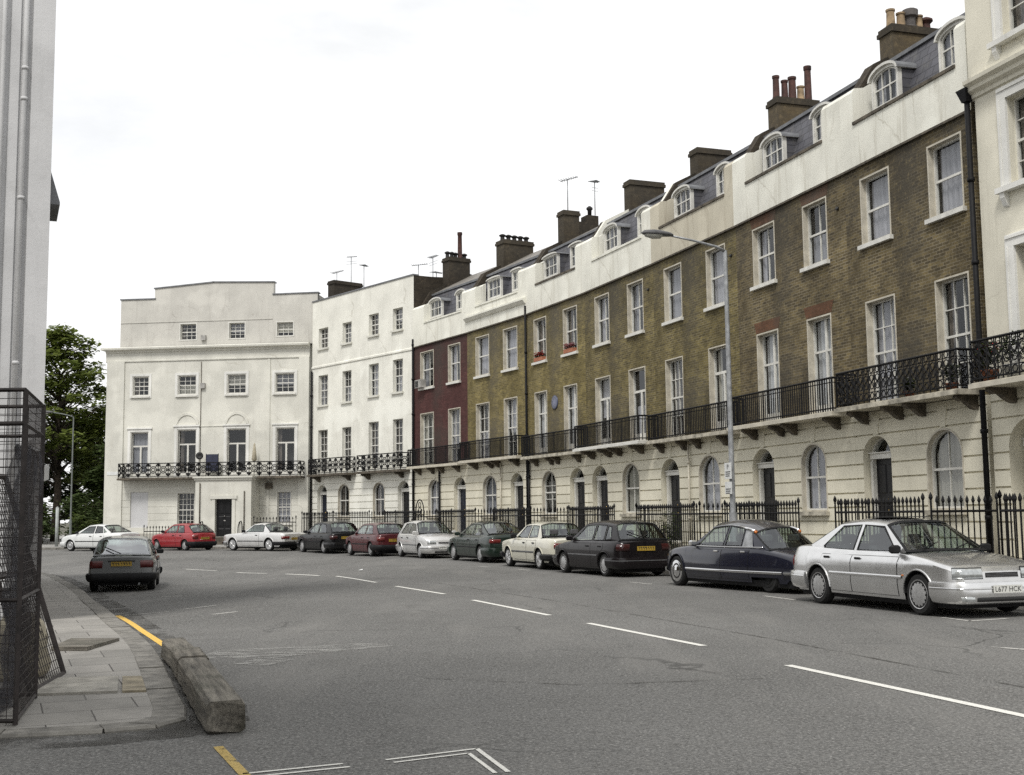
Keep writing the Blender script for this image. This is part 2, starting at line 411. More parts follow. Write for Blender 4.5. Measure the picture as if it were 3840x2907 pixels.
def dust_mat():
    m, nt, b = _nt('plaster dust on the road')
    v = mapping(nt, (1.,3.2,1), (0,0,radians(-28)), coord='World')
    f = noise(nt, v, 2.1, 9, .8)
    nt.links.new(ramp(nt, f, [(.47,0),(.62,.85)]), b.inputs['Alpha']); b.inputs['Base Color'].default_value = (.38,.375,.355,1); b.inputs['Roughness'].default_value = .9
    return m
M['scuff'] = dust_mat()
M['stack_mid'] = brick('brown sooty chimney brick', (.065,.053,.038), (.105,.085,.055), (.075,.062,.045))
M['roof_tile'] = slate_mat('weathered roof tile', (.15,.138,.118))

def gauze_mat():
    m, nt, b = _nt('charcoal debris netting')
    v = mapping(nt); f = noise(nt, v, 5., 6, .7)
    nt.links.new(ramp(nt, f, [(.35,.30),(.65,.80)]), b.inputs['Alpha']); b.inputs['Base Color'].default_value = (.055,.053,.058,1); b.inputs['Roughness'].default_value = .95
    return m
M['tarp'] = gauze_mat()
M['net_b'] = net_mat('greyer net curtain', (.27,.27,.295)); M['net_c'] = net_mat('yellowed net curtain', (.44,.42,.37)); M['carglass_bright'] = glass_mat('reflecting rear glass', (.6,.68,.67), .03, .32)
def dirt_mat():
    m, nt, b = _nt('gutter dirt')
    v = mapping(nt, coord='World'); f = noise(nt, v, 1.4, 8, .75)
    nt.links.new(ramp(nt, f, [(.42,0),(.66,.8)]), b.inputs['Alpha']); b.inputs['Base Color'].default_value = (.045,.042,.036,1); b.inputs['Roughness'].default_value = .95
    return m
M['dirt'] = dirt_mat()
M['architrave'] = stucco('white painted mouldings', (.72,.715,.68), (.45,.44,.40), .3)
M['lamp_dull'] = simple('dull red lamp lens', (.085,.014,.013), .3, 0, .2, 8); M['lamp_smoke'] = simple('smoked red lamp lens', (.035,.006,.006), .2, 0, .15, 8, coat=.3)
M['old_yellow'] = worn_line('old yellow road paint', (.46,.33,.10), 1.)
M['greytrim2'] = simple('grey lamp post paint', (.15,.165,.155), .6, 0, .15, 4)
SUN_E, CLOUD, SKY_S, EXPO = 2.6, 9.8, .120, 0.0
# ------------------------------------------------------------------ ground, road, pavements
def sst(a, b, x):
    t = max(0., min(1., (x-a)/(b-a))); return t*t*(3-2*t)
def gz(x, y):
    """the far carriageway falls a little towards the inner kerb"""
    return -.26 * sst(4., 10., -x) * sst(14., 29., y) * (1 - sst(44., 60., y))
def ph(x, y):
    'height of the near pavement: the kerb is dropped at the corner'
    return gz(x, y)+.028+.075*sst(10.5, 16., y)
def terrain_grid(x0, x1, y0, y1, st, dz=0.):
    mb = MB(); nx = int((x1-x0)/st); ny = int((y1-y0)/st)
    ids = [[mb.add((x0+i*st, y0+j*st, gz(x0+i*st, y0+j*st)+dz)) for i in range(nx+1)] for j in range(ny+1)]
    for j in range(ny):
        for i in range(nx): mb.idx((ids[j][i], ids[j][i+1], ids[j+1][i+1], ids[j+1][i]), 0, True)
    return mb
g = MB(); g.face([(-900,-900,-.5),(900,-900,-.5),(900,900,-.5),(-900,900,-.5)])
tag(obj('ground', g, M['soil']), kind='structure')
tag(obj('road', terrain_grid(-60, 40, -30, 120, 1.), M['asphalt']), kind='structure')

KL = [(-16,6.6),(-8,8.25),(-3.82,9.1),(-3.1,9.27),(-2.75,9.45),(-2.62,9.8),(-2.78,10.4),(-3.16,11.45),(-4.35,14.71),(-6.2,19.1),(-8.3,24.4),(-10.6,30.1),(-13.1,35.6),(-15.7,40.8),(-20.5,48),(-26,53.5),(-34,58),(-46,60.5)]
KR = [(19,-11),(13,6.4),(10.2,14.6),(7.95,21.35),(6.3,26.1),(3.8,33.45),(2.2,37.95),(.25,43.5),(-2.1,48.5),(-4.7,52.55),(-7.5,57.1),(-11.2,61.4),(-14.5,64),(-17.5,65.4),(-21.5,66.6),(-27,67.2),(-46,67.5)]
def densify(pts, st):
    """resample a polyline by a smooth (Catmull-Rom) curve"""
    out = []
    for i in range(len(pts)-1):
        p0 = pts[max(i-1,0)]; p1 = pts[i]; p2 = pts[i+1]; p3 = pts[min(i+2,len(pts)-1)]
        n = max(1, int(hypot(p2[0]-p1[0], p2[1]-p1[1])/st))
        for k in range(n):
            t = k/n
            f = lambda a,b,c,d: .5*((2*b)+(-a+c)*t+(2*a-5*b+4*c-d)*t*t+(-a+3*b-3*c+d)*t**3)
            out.append((f(p0[0],p1[0],p2[0],p3[0]), f(p0[1],p1[1],p2[1],p3[1])))
    out.append(pts[-1]); return out
def offset(pts, d):
    out = []
    for i, p in enumerate(pts):
        a = pts[max(i-1,0)]; b = pts[min(i+1,len(pts)-1)]
        dx, dy = b[0]-a[0], b[1]-a[1]; L = hypot(dx,dy) or 1
        out.append((p[0]-dy/L*d, p[1]+dx/L*d))
    return out
def pavement(name, kerb, outer, h, m, hf=None):
    mb = MB(); loop = kerb + outer
    tris = tessellate_polygon([[Vector((p[0],p[1],0)) for p in loop]])
    ids = [mb.add((p[0], p[1], hf(*p) if hf else gz(*p)+h)) for p in loop]
    for t in tris:
        a, b, c = (Vector(mb.v[i]) for i in t)
        q = [ids[i] for i in t]
        if (b-a).cross(c-a).z < 0: q.reverse()
        mb.idx(q)
    tag(obj(name, mb, m), kind='structure')
def kerb_strip(name, pts, side, h, hf=None):
    a = densify(pts, .8); mb = MB()
    for i in range(len(a)-1):
        p, q = a[i], a[i+1]; dx, dy = q[0]-p[0], q[1]-p[1]; L = hypot(dx,dy)
        if L < .05: continue
        ux, uy = dx/L*.010, dy/L*.010; p = (p[0]+ux,p[1]+uy); q = (q[0]-ux,q[1]-uy)
        nx, ny = -dy/L*side, dx/L*side; w = .27; c = .02
        j = random.uniform(-.006, .006)
        def rg(s):
            z = (hf(*s)+.004-h) if hf else gz(*s)
            return [(s[0],s[1],z-.15),(s[0],s[1],z+h-c+j),(s[0]+nx*c,s[1]+ny*c,z+h+j),(s[0]+nx*w,s[1]+ny*w,z+h+j),(s[0]+nx*w,s[1]+ny*w,z-.1)]
        mb.loft([rg(p), rg(q)], 0, True, False, True)
    tag(obj(name, mb, M['granite']), kind='structure')
kl = densify(KL, .8); kr = densify(KR, .8)
kerb_strip('kerb', KL, 1, .115, ph); kerb_strip('kerb', KR, -1, .12)
PG = offset(kl, .27)
pavement('pavement', PG, [(-70,60.5),(-70,6.6)], .112, M['flag_l'], ph)
pavement('pavement', offset(kr, -.27), [(-46,125),(60,125),(60,-11)], .117, M['flag_r'])

def gutter(name, pts, d0, d1):
    a, b = offset(pts, d0), offset(pts, d1); mb = MB(); mb.loft([[(x,y,gz(x,y)+.004) for x,y in a],[(x,y,gz(x,y)+.004) for x,y in b]], 0, False, True)
    tag(obj(name, mb, M['dirt']), kind='structure')
gutter('gutter', kl, -.02, -.5); gutter('gutter', kr, .02, .55)
# slabs and a loose board on the near pavement
def slab(name, pts, z0, z1, m, **k):
    mb = MB(); mb.poly_prism(pts, lambda p: (p[0],p[1],z0), lambda p: (p[0],p[1],z1)); 
    return obj(name, mb, m, welded=True)
tag(slab('paving_slab', [(-4.47,11.02),(-3.62,11.18),(-3.95,12.22),(-4.62,12.14)], .0, .055, M['concrete']), kind='structure')
tag(slab('paving_slab', [(-3.58,11.19),(-3.37,11.22),(-3.72,12.22),(-3.91,12.22)], .0, .053, M['ochre']), kind='structure')
tag(slab('loose_board', [(-5.42,14.30),(-4.98,14.25),(-4.93,15.25),(-5.55,15.3)], .09, .135, M['timber']), 'thin brown board lying flat on the near paving slabs beside the wire cage', 'board')

# painted lines
def line(pts, w, m, name='road_marking', z=.005):
    mb = MB()
    for p, q in zip(pts, pts[1:]):
        dx, dy = q[0]-p[0], q[1]-p[1]; L = hypot(dx,dy); nx, ny = -dy/L*w/2, dx/L*w/2
        n = max(1, int(L/.6))
        for k in range(n):
            s = [(p[0]+dx*t, p[1]+dy*t) for t in (k/n, (k+1)/n)]
            c = [(s[0][0]-nx,s[0][1]-ny),(s[1][0]-nx,s[1][1]-ny),(s[1][0]+nx,s[1][1]+ny),(s[0][0]+nx,s[0][1]+ny)]
            mb.face([(x, y, gz(x,y)+z) for x, y in c])
    return tag(obj(name, mb, m), kind='structure')
for p, q in [((2.87,12.9),(4.3,8.6)),((1.09,18.09),(2.29,14.85)),((-.79,23.28),(.56,19.57)),((-2.74,28.18),(-1.44,25.16)),((-4.92,33.61),(-3.38,29.85)),((-7.11,37.87),(-5.53,34.54)),((-9.6,42.06),(-8.07,39.8)),((-12.26,45.3),(-10.62,43.55))]:
    line([p, q], .105, M['white_line'])
line([(-6.9,21.2),(-6.2,19.6),(-5.35,17.6),(-4.18,14.95)], .1, M['yellow_line'])
line([(-2.1,8.7),(-1.70,7.75),(-1.3,6.7)], .07, M['old_yellow'])
for p, q, w in [((-6.79,21.13),(-6.15,21.75),.07),((-6.02,22.3),(-5.61,23.1),.09),((-8.3,28.6),(-7.7,28.2),.09),((2.73,28.83),(3.16,27.79),.08),((4.82,23.55),(5.15,22.35),.08),
                ((6.43,18.4),(6.62,17.75),.08),((6.6,17.75),(7.3,18.1),.09),((5.6,14.4),(5.95,14.0),.09),((-5.1,20.6),(-4.8,21.1),.12),((.1,36.3),(.45,35.5),.08),((-1.1,38.6),(-.8,38.0),.08)]:
    line([p, q], w, M['faint_line'])
line([(-1.72,7.78),(-1.13,8.06)], .035, M['white_line']); line([(-1.66,7.68),(-1.07,7.96)], .035, M['white_line'])
line([(-.86,8.17),(-.27,8.52),(-.05,7.75)], .035, M['white_line']); line([(-.80,8.08),(-.32,8.36),(-.13,7.72)], .03, M['white_line'])
def blot(pts, m):
    mb = MB(); mb.face([(x,y,gz(x,y)+.006) for x,y in pts]); tag(obj('plaster_stain', mb, m), kind='structure')
blot([(-3.75,14.1),(-2.9,13.95),(-2.1,14.7),(-1.5,15.2),(-1.8,15.6),(-2.6,15.3),(-3.6,14.9)], M['scuff'])
blot([(-3.1,13.5),(-2.7,13.35),(-2.5,13.9),(-2.9,14.1)], M['scuff'])
line([(5.1,9.5),(3.3,15.5),(.9,22.5),(-1.9,29.5)], .05, M['dirt'], 'road_seam', .0045); line([(-.9,12.2),(.6,11.6),(2.4,11.9)], .05, M['dirt'], 'road_seam', .0045)

# ------------------------------------------------------------------ timber baulk by the kerb
beam = empty('timber_beam', (-2.16,9.18,0), atan2(14.3-9.32, -3.92+2.18), 'long square weathered timber baulk with a saw cut lying beside the near kerb', 'timber beam')
def baulk(x0, x1, w, h, z0=.0, sk=0.):
    mb = MB(); n = 14; rings = []
    for i in range(n+1):
        x = x0+(x1-x0)*i/n
        j = lambda: random.uniform(-.007,.007)
        c = .035
        y0, y1 = -w/2+sk*i/n, w/2+sk*i/n
        b = .07 if i == 0 else 0
        rings.append([(x+b,y0+c+j(),z0),(x+b,y1-c+j(),z0+j()*.3),(x,y1+j(),z0+c),(x,y1+j(),z0+h-c),(x,y1-c+j(),z0+h+j()),(x,y0+c+j(),z0+h+j()),(x,y0+j(),z0+h-c),(x,y0+j(),z0+c)])
    mb.loft(rings, 0, True, False, True); return mb
obj('beam_front', baulk(0, 3.05, .29, .25), M['timber'], beam)
obj('beam_packing', baulk(3.09, 3.85, .30, .26), M['timber'], beam)
obj('beam_rear', baulk(3.86, 5.2, .27, .24, 0, .05), M['timber'], beam)
# ------------------------------------------------------------------ facade tools (local: x along the street, y into the building, z up)
class Hole:
    def __init__(s, x0, x1, z0, z1, arch=0., depth=.16):
        s.x0, s.x1, s.z0, s.z1, s.arch, s.depth = x0, x1, z0, z1, arch, depth   # arch = rise of the curved head
    def zs(s):
        r = [s.z0, s.z1]
        if s.arch:
            sp = s.z1-s.arch
            r += [sp + s.arch*sin(pi/2*k/8) for k in range(8)]
        return r
    def xr(s, z):
        sp = s.z1-s.arch
        if s.arch and z > sp:
            t = min(1., (z-sp)/s.arch); c = (s.x0+s.x1)/2; r = (s.x1-s.x0)/2*sqrt(max(0, 1-t*t)); return c-r, c+r
        return s.x0, s.x1
    def outline(s, t=0., n=14):
        x0, x1, z0, z1 = s.x0+t, s.x1-t, s.z0+t, s.z1-t
        if not s.arch: return [(x0,z0),(x1,z0),(x1,z1),(x0,z1)]
        a = max(.02, s.arch-t); sp = z1-a; c = (x0+x1)/2; r = (x1-x0)/2
        return [(x0,z0),(x1,z0)] + [(c+r*cos(pi*k/n), sp+a*sin(pi*k/n)) for k in range(n+1)]
def slice_wall(mb, x0, x1, z0, z1, holes=(), y=0., grooves=(), gd=.05, gh=.045, m=0):
    lv = {round(z0,4), round(z1,4)}
    for h in holes: lv |= {round(z,4) for z in h.zs()}
    for gq in grooves: lv |= {round(gq-gh/2,4), round(gq+gh/2,4)}
    lv = sorted(z for z in lv if z0-1e-6 <= z <= z1+1e-6); prev = None
    def spans(z, zm):
        hs = sorted(h.xr(z) for h in holes if h.z0 < zm < h.z1); out = []; x = x0
        for a, b in hs: out.append((x,a)); x = b
        out.append((x,x1)); return out
    for za, zb in zip(lv, lv[1:]):
        if zb-za < 1e-4: continue
        zm = (za+zb)/2; yy = y+gd if any(abs(zm-gq) < gh/2 for gq in grooves) else y
        A, B = spans(za, zm), spans(zb, zm)
        for (a0,a1),(b0,b1) in zip(A, B):
            mb.face([(a0,yy,za),(a1,yy,za),(b1,yy,zb),(b0,yy,zb)], m)
        if prev is not None and prev != yy:
            for a0,a1 in A: mb.face([(a0,prev,za),(a1,prev,za),(a1,yy,za),(a0,yy,za)], m)
        prev = yy
def reveal(mb, h, y0=0., m=0):
    o = h.outline()
    for p, q in zip(o, o[1:]+o[:1]):
        mb.face([(p[0],y0,p[1]),(q[0],y0,q[1]),(q[0],h.depth,q[1]),(p[0],h.depth,p[1])], m)
def ring(mb, h, t0, t1, y0, y1, m=0):
    a, b = h.outline(t0), h.outline(t1); n = len(a)
    for i in range(n):
        j = (i+1) % n
        P = lambda q, y: (q[0], y, q[1])
        mb.face([P(a[i],y0),P(a[j],y0),P(b[j],y0),P(b[i],y0)], m)
        mb.face([P(b[i],y0),P(b[j],y0),P(b[j],y1),P(b[i],y1)], m)
        mb.face([P(a[j],y0),P(a[i],y0),P(a[i],y1),P(a[j],y1)], m)
        mb.face([P(a[j],y1),P(a[i],y1),P(b[i],y1),P(b[j],y1)], m)
def shape_face(mb, h, t, y, m=0):
    mb.face([(p[0],y,p[1]) for p in h.outline(t)], m)
def drape(mb, x0, x1, z0, z1, y, amp=.02, n=26, ztop=None, m=0):
    ph = random.uniform(0,6)
    zt = ztop or (lambda x: z1)
    f = lambda x: y + amp*sin(x*31+ph) + amp*.6*sin(x*53+ph*2)
    for i in range(n):
        a, b = x0+(x1-x0)*i/n, x0+(x1-x0)*(i+1)/n
        mb.face([(a,f(a),z0),(b,f(b),z0),(b,f(b),zt(b)),(a,f(a),zt(a))], m, True)

def window(par, h, style='sash', lining='creampaint', sill=True, cur='net', bars=(0,0), line_w=.042, proud=.012, sillm='whitepaint', room=True, joinery='whitepaint'):
    """a window in hole h: lining and sashes (window), pane, curtain and sill"""
    d = h.depth
    mb = MB()
    if lining: ring(mb, h, -.002, line_w, -proud, d+.02, 1)
    t = line_w if lining else .0
    ring(mb, h, t, t+.042, d-.03, d+.05)
    xa, xb, za, zb = h.x0+t+.05, h.x1-t-.05, h.z0+t+.05, h.z1-t-.05
    zm = (za+zb)/2
    fr = lambda X0,Z0,X1,Z1,e=0.: mb.box(X0, d-.012-e, Z0, X1, d+.035-e, Z1)
    top = lambda x: (h.z1-h.arch) + (h.arch-t-.05)*sqrt(max(0.,1-((x-(h.x0+h.x1)/2)/((xb-xa)/2+1e-6))**2)) if h.arch else zb
    if style == 'sash':
        if h.arch: zm = h.z0+(h.z1-h.z0)*.50
        fr(xa, zm-.028, xb, zm+.028, .012)
    elif style == 'french':
        zt = za+(zb-za)*.70
        fr(xa, zt-.045, xb, zt+.045, .012)
        xm = (xa+xb)/2; fr(xm-.055, za, xm+.055, zt-.045, .010); fr(xa, za, xb, za+.22, .006)
    elif style == 'frenchsplit':
        zt = za+(zb-za)*.66
        fr(xa, zt-.03, xb, zt+.03, .012); xm = xa+(xb-xa)*.55; fr(xm-.05, za, xm+.05, zb, .010); fr(xa, za, xb, za+.2, .006)
    nx, nz = bars
    for k in range(1, nx):
        x = xa+(xb-xa)*k/nx; fr(x-.013, za, x+.013, top(x))
    for k in range(1, nz):
        z = za+(zb-za)*k/nz
        if abs(z-zm) > .08: fr(xa, z-.012, xb, z+.012, .001)
    w = obj('window', mb, [M[joinery], M[lining or joinery]], par)
    p = MB(); shape_face(p, h, t+.045, d+.012); obj('pane', p, M['glass'], w)
    c = MB(); X0, X1, Z0 = h.x0+t+.03, h.x1-t-.03, h.z0+t+.03
    ht = top
    rc = random.random(); nm = 'net' if rc < .55 else 'net_b' if rc < .85 else 'net_c'
    if cur == 'net' and 1.1 < h.x1-h.x0 < 1.36 and random.random() < .22: cur = 'split'
    elif cur == 'split' and random.random() < .3: cur = random.choice(('tophalf','net','half'))
    if cur in ('net','net_white'):
        drape(c, X0, X1, Z0, zb, d+.12, .018, 26, ht); obj('curtain', c, M[nm if cur == 'net' else cur], w)
    elif cur == 'split':
        q = (X1-X0)*random.uniform(.22,.34); drape(c, X0, X0+q, Z0, zb, d+.12, .03, 12, ht); drape(c, X1-q, X1, Z0, zb, d+.12, .03, 12, ht); obj('curtain', c, M[nm], w)
    elif cur == 'brown':
        q = (X1-X0)*random.uniform(.15,.4); drape(c, X0, X0+q, Z0, zb, d+.12, .03, 12, ht); obj('curtain', c, M['dimcurtain'], w)
    elif cur == 'half':
        drape(c, X0, X1, Z0, Z0+(zb-Z0)*.5, d+.12, .02, 20); obj('curtain', c, M[nm], w)
    elif cur == 'tophalf':
        drape(c, X0, X1, Z0+(zb-Z0)*.42, zb, d+.12, .012, 20, ht); obj('curtain', c, M[nm], w)
    elif cur == 'blind':
        c.face([(X0,d+.1,Z0+(zb-Z0)*.3),(X1,d+.1,Z0+(zb-Z0)*.3),(X1,d+.1,zb),(X0,d+.1,zb)]); obj('blind', c, M['blind'], w)
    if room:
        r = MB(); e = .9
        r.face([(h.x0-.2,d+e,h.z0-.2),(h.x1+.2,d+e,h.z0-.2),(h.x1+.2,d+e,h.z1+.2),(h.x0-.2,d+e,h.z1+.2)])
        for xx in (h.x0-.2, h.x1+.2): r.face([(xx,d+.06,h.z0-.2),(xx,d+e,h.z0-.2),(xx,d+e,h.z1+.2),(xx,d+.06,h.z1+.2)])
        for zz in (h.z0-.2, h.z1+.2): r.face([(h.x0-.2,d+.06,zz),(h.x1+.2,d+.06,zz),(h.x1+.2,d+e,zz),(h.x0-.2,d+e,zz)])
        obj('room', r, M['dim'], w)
    if sill:
        s = MB(); s.box(h.x0-.07, -.11, h.z0-.11, h.x1+.07, d+.0, h.z0-.003); obj('sill', s, M[sillm], w)
    return w

def panelled_door(par, x0, x1, z0, z1, y, m='door_black', knocker='brass', letter=True):
    mb = MB(); mb.box(x0, y, z0, x1, y+.05, z1)
    w = x1-x0; hgt = z1-z0
    for (a, b) in ((.12,.46),(.54,.88)):
        for (c, d) in ((.06,.22),(.28,.55),(.62,.94)):
            X0, X1, Z0, Z1 = x0+w*a, x0+w*b, z0+hgt*c, z0+hgt*d
            mb.loft([[(X0,y-.002,Z0),(X1,y-.002,Z0),(X1,y-.002,Z1),(X0,y-.002,Z1)],[(X0+.03,y-.022,Z0+.03),(X1-.03,y-.022,Z0+.03),(X1-.03,y-.022,Z1-.03),(X0+.03,y-.022,Z1-.03)]], 0, True, False, True)
    d = obj('door', mb, M[m], par)
    k = MB(); k.lathe([(.0,0),(.03,.0),(.035,-.03),(.02,-.05),(0,-.055)], 10, 0, True, 'y', (x0+w*.5, y-.002, z0+hgt*.55)); obj('door_knob', k, M[knocker], d)
    if letter:
        q = MB(); q.box(x0+w*.36, y-.012, z0+hgt*.42, x0+w*.64, y-.001, z0+hgt*.42+.06); obj('letter_plate', q, M[knocker], d)
    return d
def arched_door(par, h, m='door_black', floor=.62, bars=False):
    """a recessed front door in an arched opening: case, transom, fanlight, door"""
    d = h.depth; tr = 3.0
    mb = MB()
    ring(mb, h, -.002, .06, d-.02, d+.12)
    mb.box(h.x0+.06, d-.10, tr-.07, h.x1-.06, d+.12, tr+.07)
    mb.box(h.x0+.03, d-.14, tr+.07, h.x1-.03, d+.10, tr+.10)
    dw = min(.98, (h.x1-h.x0)-.30); cx = (h.x0+h.x1)/2
    for s in (-1, 1):                                     # pilasters either side of the door
        xi = cx+s*dw/2; xo = cx+s*((h.x1-h.x0)/2-.06)
        a, b = min(xi,xo), max(xi,xo)
        mb.box(a, d-.06, floor, b, d+.10, tr-.07)
        mb.box((a+b)/2-.05, d-.09, floor, (a+b)/2+.05, d-.06, tr-.12)
    f = obj('door_case', mb, M['whitepaint'], par)
    p = MB(); hh = Hole(h.x0, h.x1, tr+.10, h.z1, h.arch); 
    o = hh.outline(.05); p.face([(a, d+.06, max(b, tr+.10)) for a, b in o]); obj('fanlight', p, M['glass'], f)
    fb = MB(); c = cx; r = (h.x1-h.x0)/2-.06
    for k in range(1, 6):
        a = pi*k/6; fb.bar((c, d+.05, tr+.12), (c+r*cos(a), d+.05, tr+.12+(h.z1-tr-.2)*sin(a)), .022)
    if bars: obj('fanlight_bars', fb, M['whitepaint'], f)
    bk = MB(); bk.box(h.x0-.1, d+.3, floor-.3, h.x1+.1, d+.34, h.z1+.1); obj('hallway', bk, M['dim'], f)
    panelled_door(par, cx-dw/2, cx+dw/2, floor, tr-.07, d+.03, m)

def balcony(par, x0, x1, z=4.12, dep=.75, style='plain', brackets=(), slabm='creampaint', rail_h=.95):
    s = MB(); s.box(x0, -dep-.06, z, x1, -.003, z+.10); s.box(x0+.05, -dep-.01, z+.10, x1-.05, -.003, z+.125)
    b = obj('balcony', s, M[slabm], par)
    for x in brackets:
        br = MB()
        prof = [(-.003,z-.003),(-dep+.08,z-.003),(-dep+.06,z-.07),(-dep+.2,z-.14),(-dep*.55,z-.13),(-dep*.35,z-.23),(-.12,z-.30),(-.003,z-.32)]
        br.poly_prism(prof, lambda p: (x-.08, p[0], p[1]), lambda p: (x+.08, p[0], p[1]))
        obj('bracket', br, M['stone_dark'], b, welded=True)
    r = MB(); zb, zt = z+.20, z+rail_h; y = -dep+.02
    xa, xb = x0+.06, x1-.06
    def run(p, q, ends=True):
        dx, dy = q[0]-p[0], q[1]-p[1]; L = hypot(dx,dy)
        for zz, w in ((zb,.028),(zt,.042)):
            r.bar((p[0],p[1],zz),(q[0],q[1],zz), w)
        def pt(t, zz): return (p[0]+dx*t/L, p[1]+dy*t/L, zz)
        if style == 'plain':
            n = max(2, int(L/.115))
            for k in range(n+1): r.bar(pt(L*k/n, z+.125), pt(L*k/n, zt), .025 if k % 9 else .04)
            r.bar(pt(0,zt-.12), pt(L,zt-.12), .02)
        elif style == 'ornate':
            n = max(2, int(L/.24)); st = L/n
            r.bar(pt(0,zb+.18), pt(L,zb+.18), .016); r.bar(pt(0,zt-.16), pt(L,zt-.16), .016)
            for k in range(n+1): r.bar(pt(st*k, z+.125), pt(st*k, zt), .026)
            for k in range(n):
                for (cz, rad) in ((zb+.09,.075),(zt-.08,.07),((zb+zt)/2+.12,.085),((zb+zt)/2-.06,.085)):
                    c = st*(k+.5); q = [pt(c+rad*cos(a*pi/5), cz+rad*sin(a*pi/5)) for a in range(11)]
                    r.tube(q, .016, 4, 0, False)
                r.bar(pt(st*k, zb+.18), pt(st*(k+1), zt-.16), .014); r.bar(pt(st*k, zt-.16), pt(st*(k+1), zb+.18), .014)
        else:                                              # 'cross': cast panels with rosettes between standards
            n = max(1, round(L/.62)); st = L/n
            for k in range(n+1):
                r.bar(pt(st*k, z+.125), pt(st*k, zt), .035)
            for k in range(n):
                a, bq = st*k, st*(k+1); c = (a+bq)/2; zc = (zb+zt)/2
                for rad in (.20,.11): 
                    q = [pt(c+rad*cos(t*pi/8), zc+rad*sin(t*pi/8)) for t in range(17)]; r.tube(q, .026, 4, 0, False)
                for (u, w) in ((a,zb),(a,zt),(bq,zb),(bq,zt)): r.bar(pt(u,w), pt(c+(u-c)*.38, zc+(w-zc)*.38), .034)
                for u in (a+st*.12, bq-st*.12):
                    for w in (zb+.12, zc, zt-.12):
                        q = [pt(u+.05*cos(t*pi/4), w+.05*sin(t*pi/4)) for t in range(9)]; r.tube(q, .028, 4, 0, False)
    run((xa,y),(xb,y)); run((xa,-.05),(xa,y)); run((xb,y),(xb,-.05))
    obj('railing', r, M['iron'], b)
    return b

def chimney(par, x0, x1, y0, y1, z0, z1, pots, m='brick_stack', name='chimney_stack', cap=True):
    mb = MB(); mb.box(x0, y0, z0, x1, y1, z1-.22)
    if cap:
        mb.box(x0-.05, y0-.05, z1-.22, x1+.05, y1+.05, z1-.10, 1); mb.box(x0-.02, y0-.02, z1-.10, x1+.02, y1+.02, z1, 1)
    else: mb.box(x0, y0, z1-.22, x1, y1, z1)
    c = obj(name, mb, [M[m], M['brick_dark'] if m == 'brick_dark' else M['stack_mid']], par)
    for (y, hgt, r, pm, kind) in pots:
        p = MB(); x = (x0+x1)/2
        prof = [(r*1.0,-.02),(r*1.05,.06),(r*.92,.10),(r*.82,hgt*.88),(r*.98,hgt*.90),(r*1.0,hgt),(r*.7,hgt),(r*.68,hgt*.8)]
        if kind == 'cowl': prof = [(r*1.1,-.02),(r*1.1,.10),(r*.8,.13),(r*.85,hgt*.55),(r*1.25,hgt*.62),(r*1.3,hgt*.9),(r*1.0,hgt*.95),(r*.5,hgt)]
        if kind == 'hood': prof = [(r*.9,-.02),(r*.8,hgt*.55),(r*1.35,hgt*.72),(r*1.3,hgt*.85),(r*.5,hgt)]
        p.lathe(prof, 12, 0, True, 'z', (x, y, z1)); obj('chimney_pot', p, M[pm], c, sharp=40)
    return c
def aerial(par, x, y, z, h, kind=0, rz=0.):
    h *= .8
    mb = MB(); mb.tube([(x,y,z),(x,y,z+h)], .026, 6)
    c, s = cos(rz), sin(rz)
    def P(u, w, v): return (x+u*c-w*s, y+u*s+w*c, z+h+v)
    L = .9 if kind == 0 else .6
    mb.tube([P(-L*.4,0,-.05), P(L*.6,0,.02)], .02, 5)
    for k in range(8):
        u = -L*.4+L*k/7.5; e = .22-.012*k; mb.tube([P(u,-e,-.03+.07*(u+L*.4)/L), P(u,e,-.03+.07*(u+L*.4)/L)], .013, 4)
    if kind == 1:
        for v in (-.35,-.5): mb.tube([P(-.3,0,v), P(.35,0,v+.1)], .010, 5)
    return obj('tv_aerial', mb, M['aerial'], par)
def downpipe(par, x, z0, z1, r=.055, m='iron', y=-.08, hopper=False):
    mb = MB(); mb.tube([(x,y,z0),(x,y,z1)], r, 10)
    z = z0+1.2
    while z < z1-.3: mb.tube([(x,y,z),(x,y,z+.09)], r*1.35, 10); z += 1.85
    if hopper: mb.loft([[(x-.08,y-.08,z1),(x+.08,y-.08,z1),(x+.08,y+.07,z1),(x-.08,y+.07,z1)],[(x-.17,y-.16,z1+.28),(x+.17,y-.16,z1+.28),(x+.17,y+.07,z1+.28),(x-.17,y+.07,z1+.28)]], 0, True, False, True)
    return obj('downpipe', mb, M[m], par)

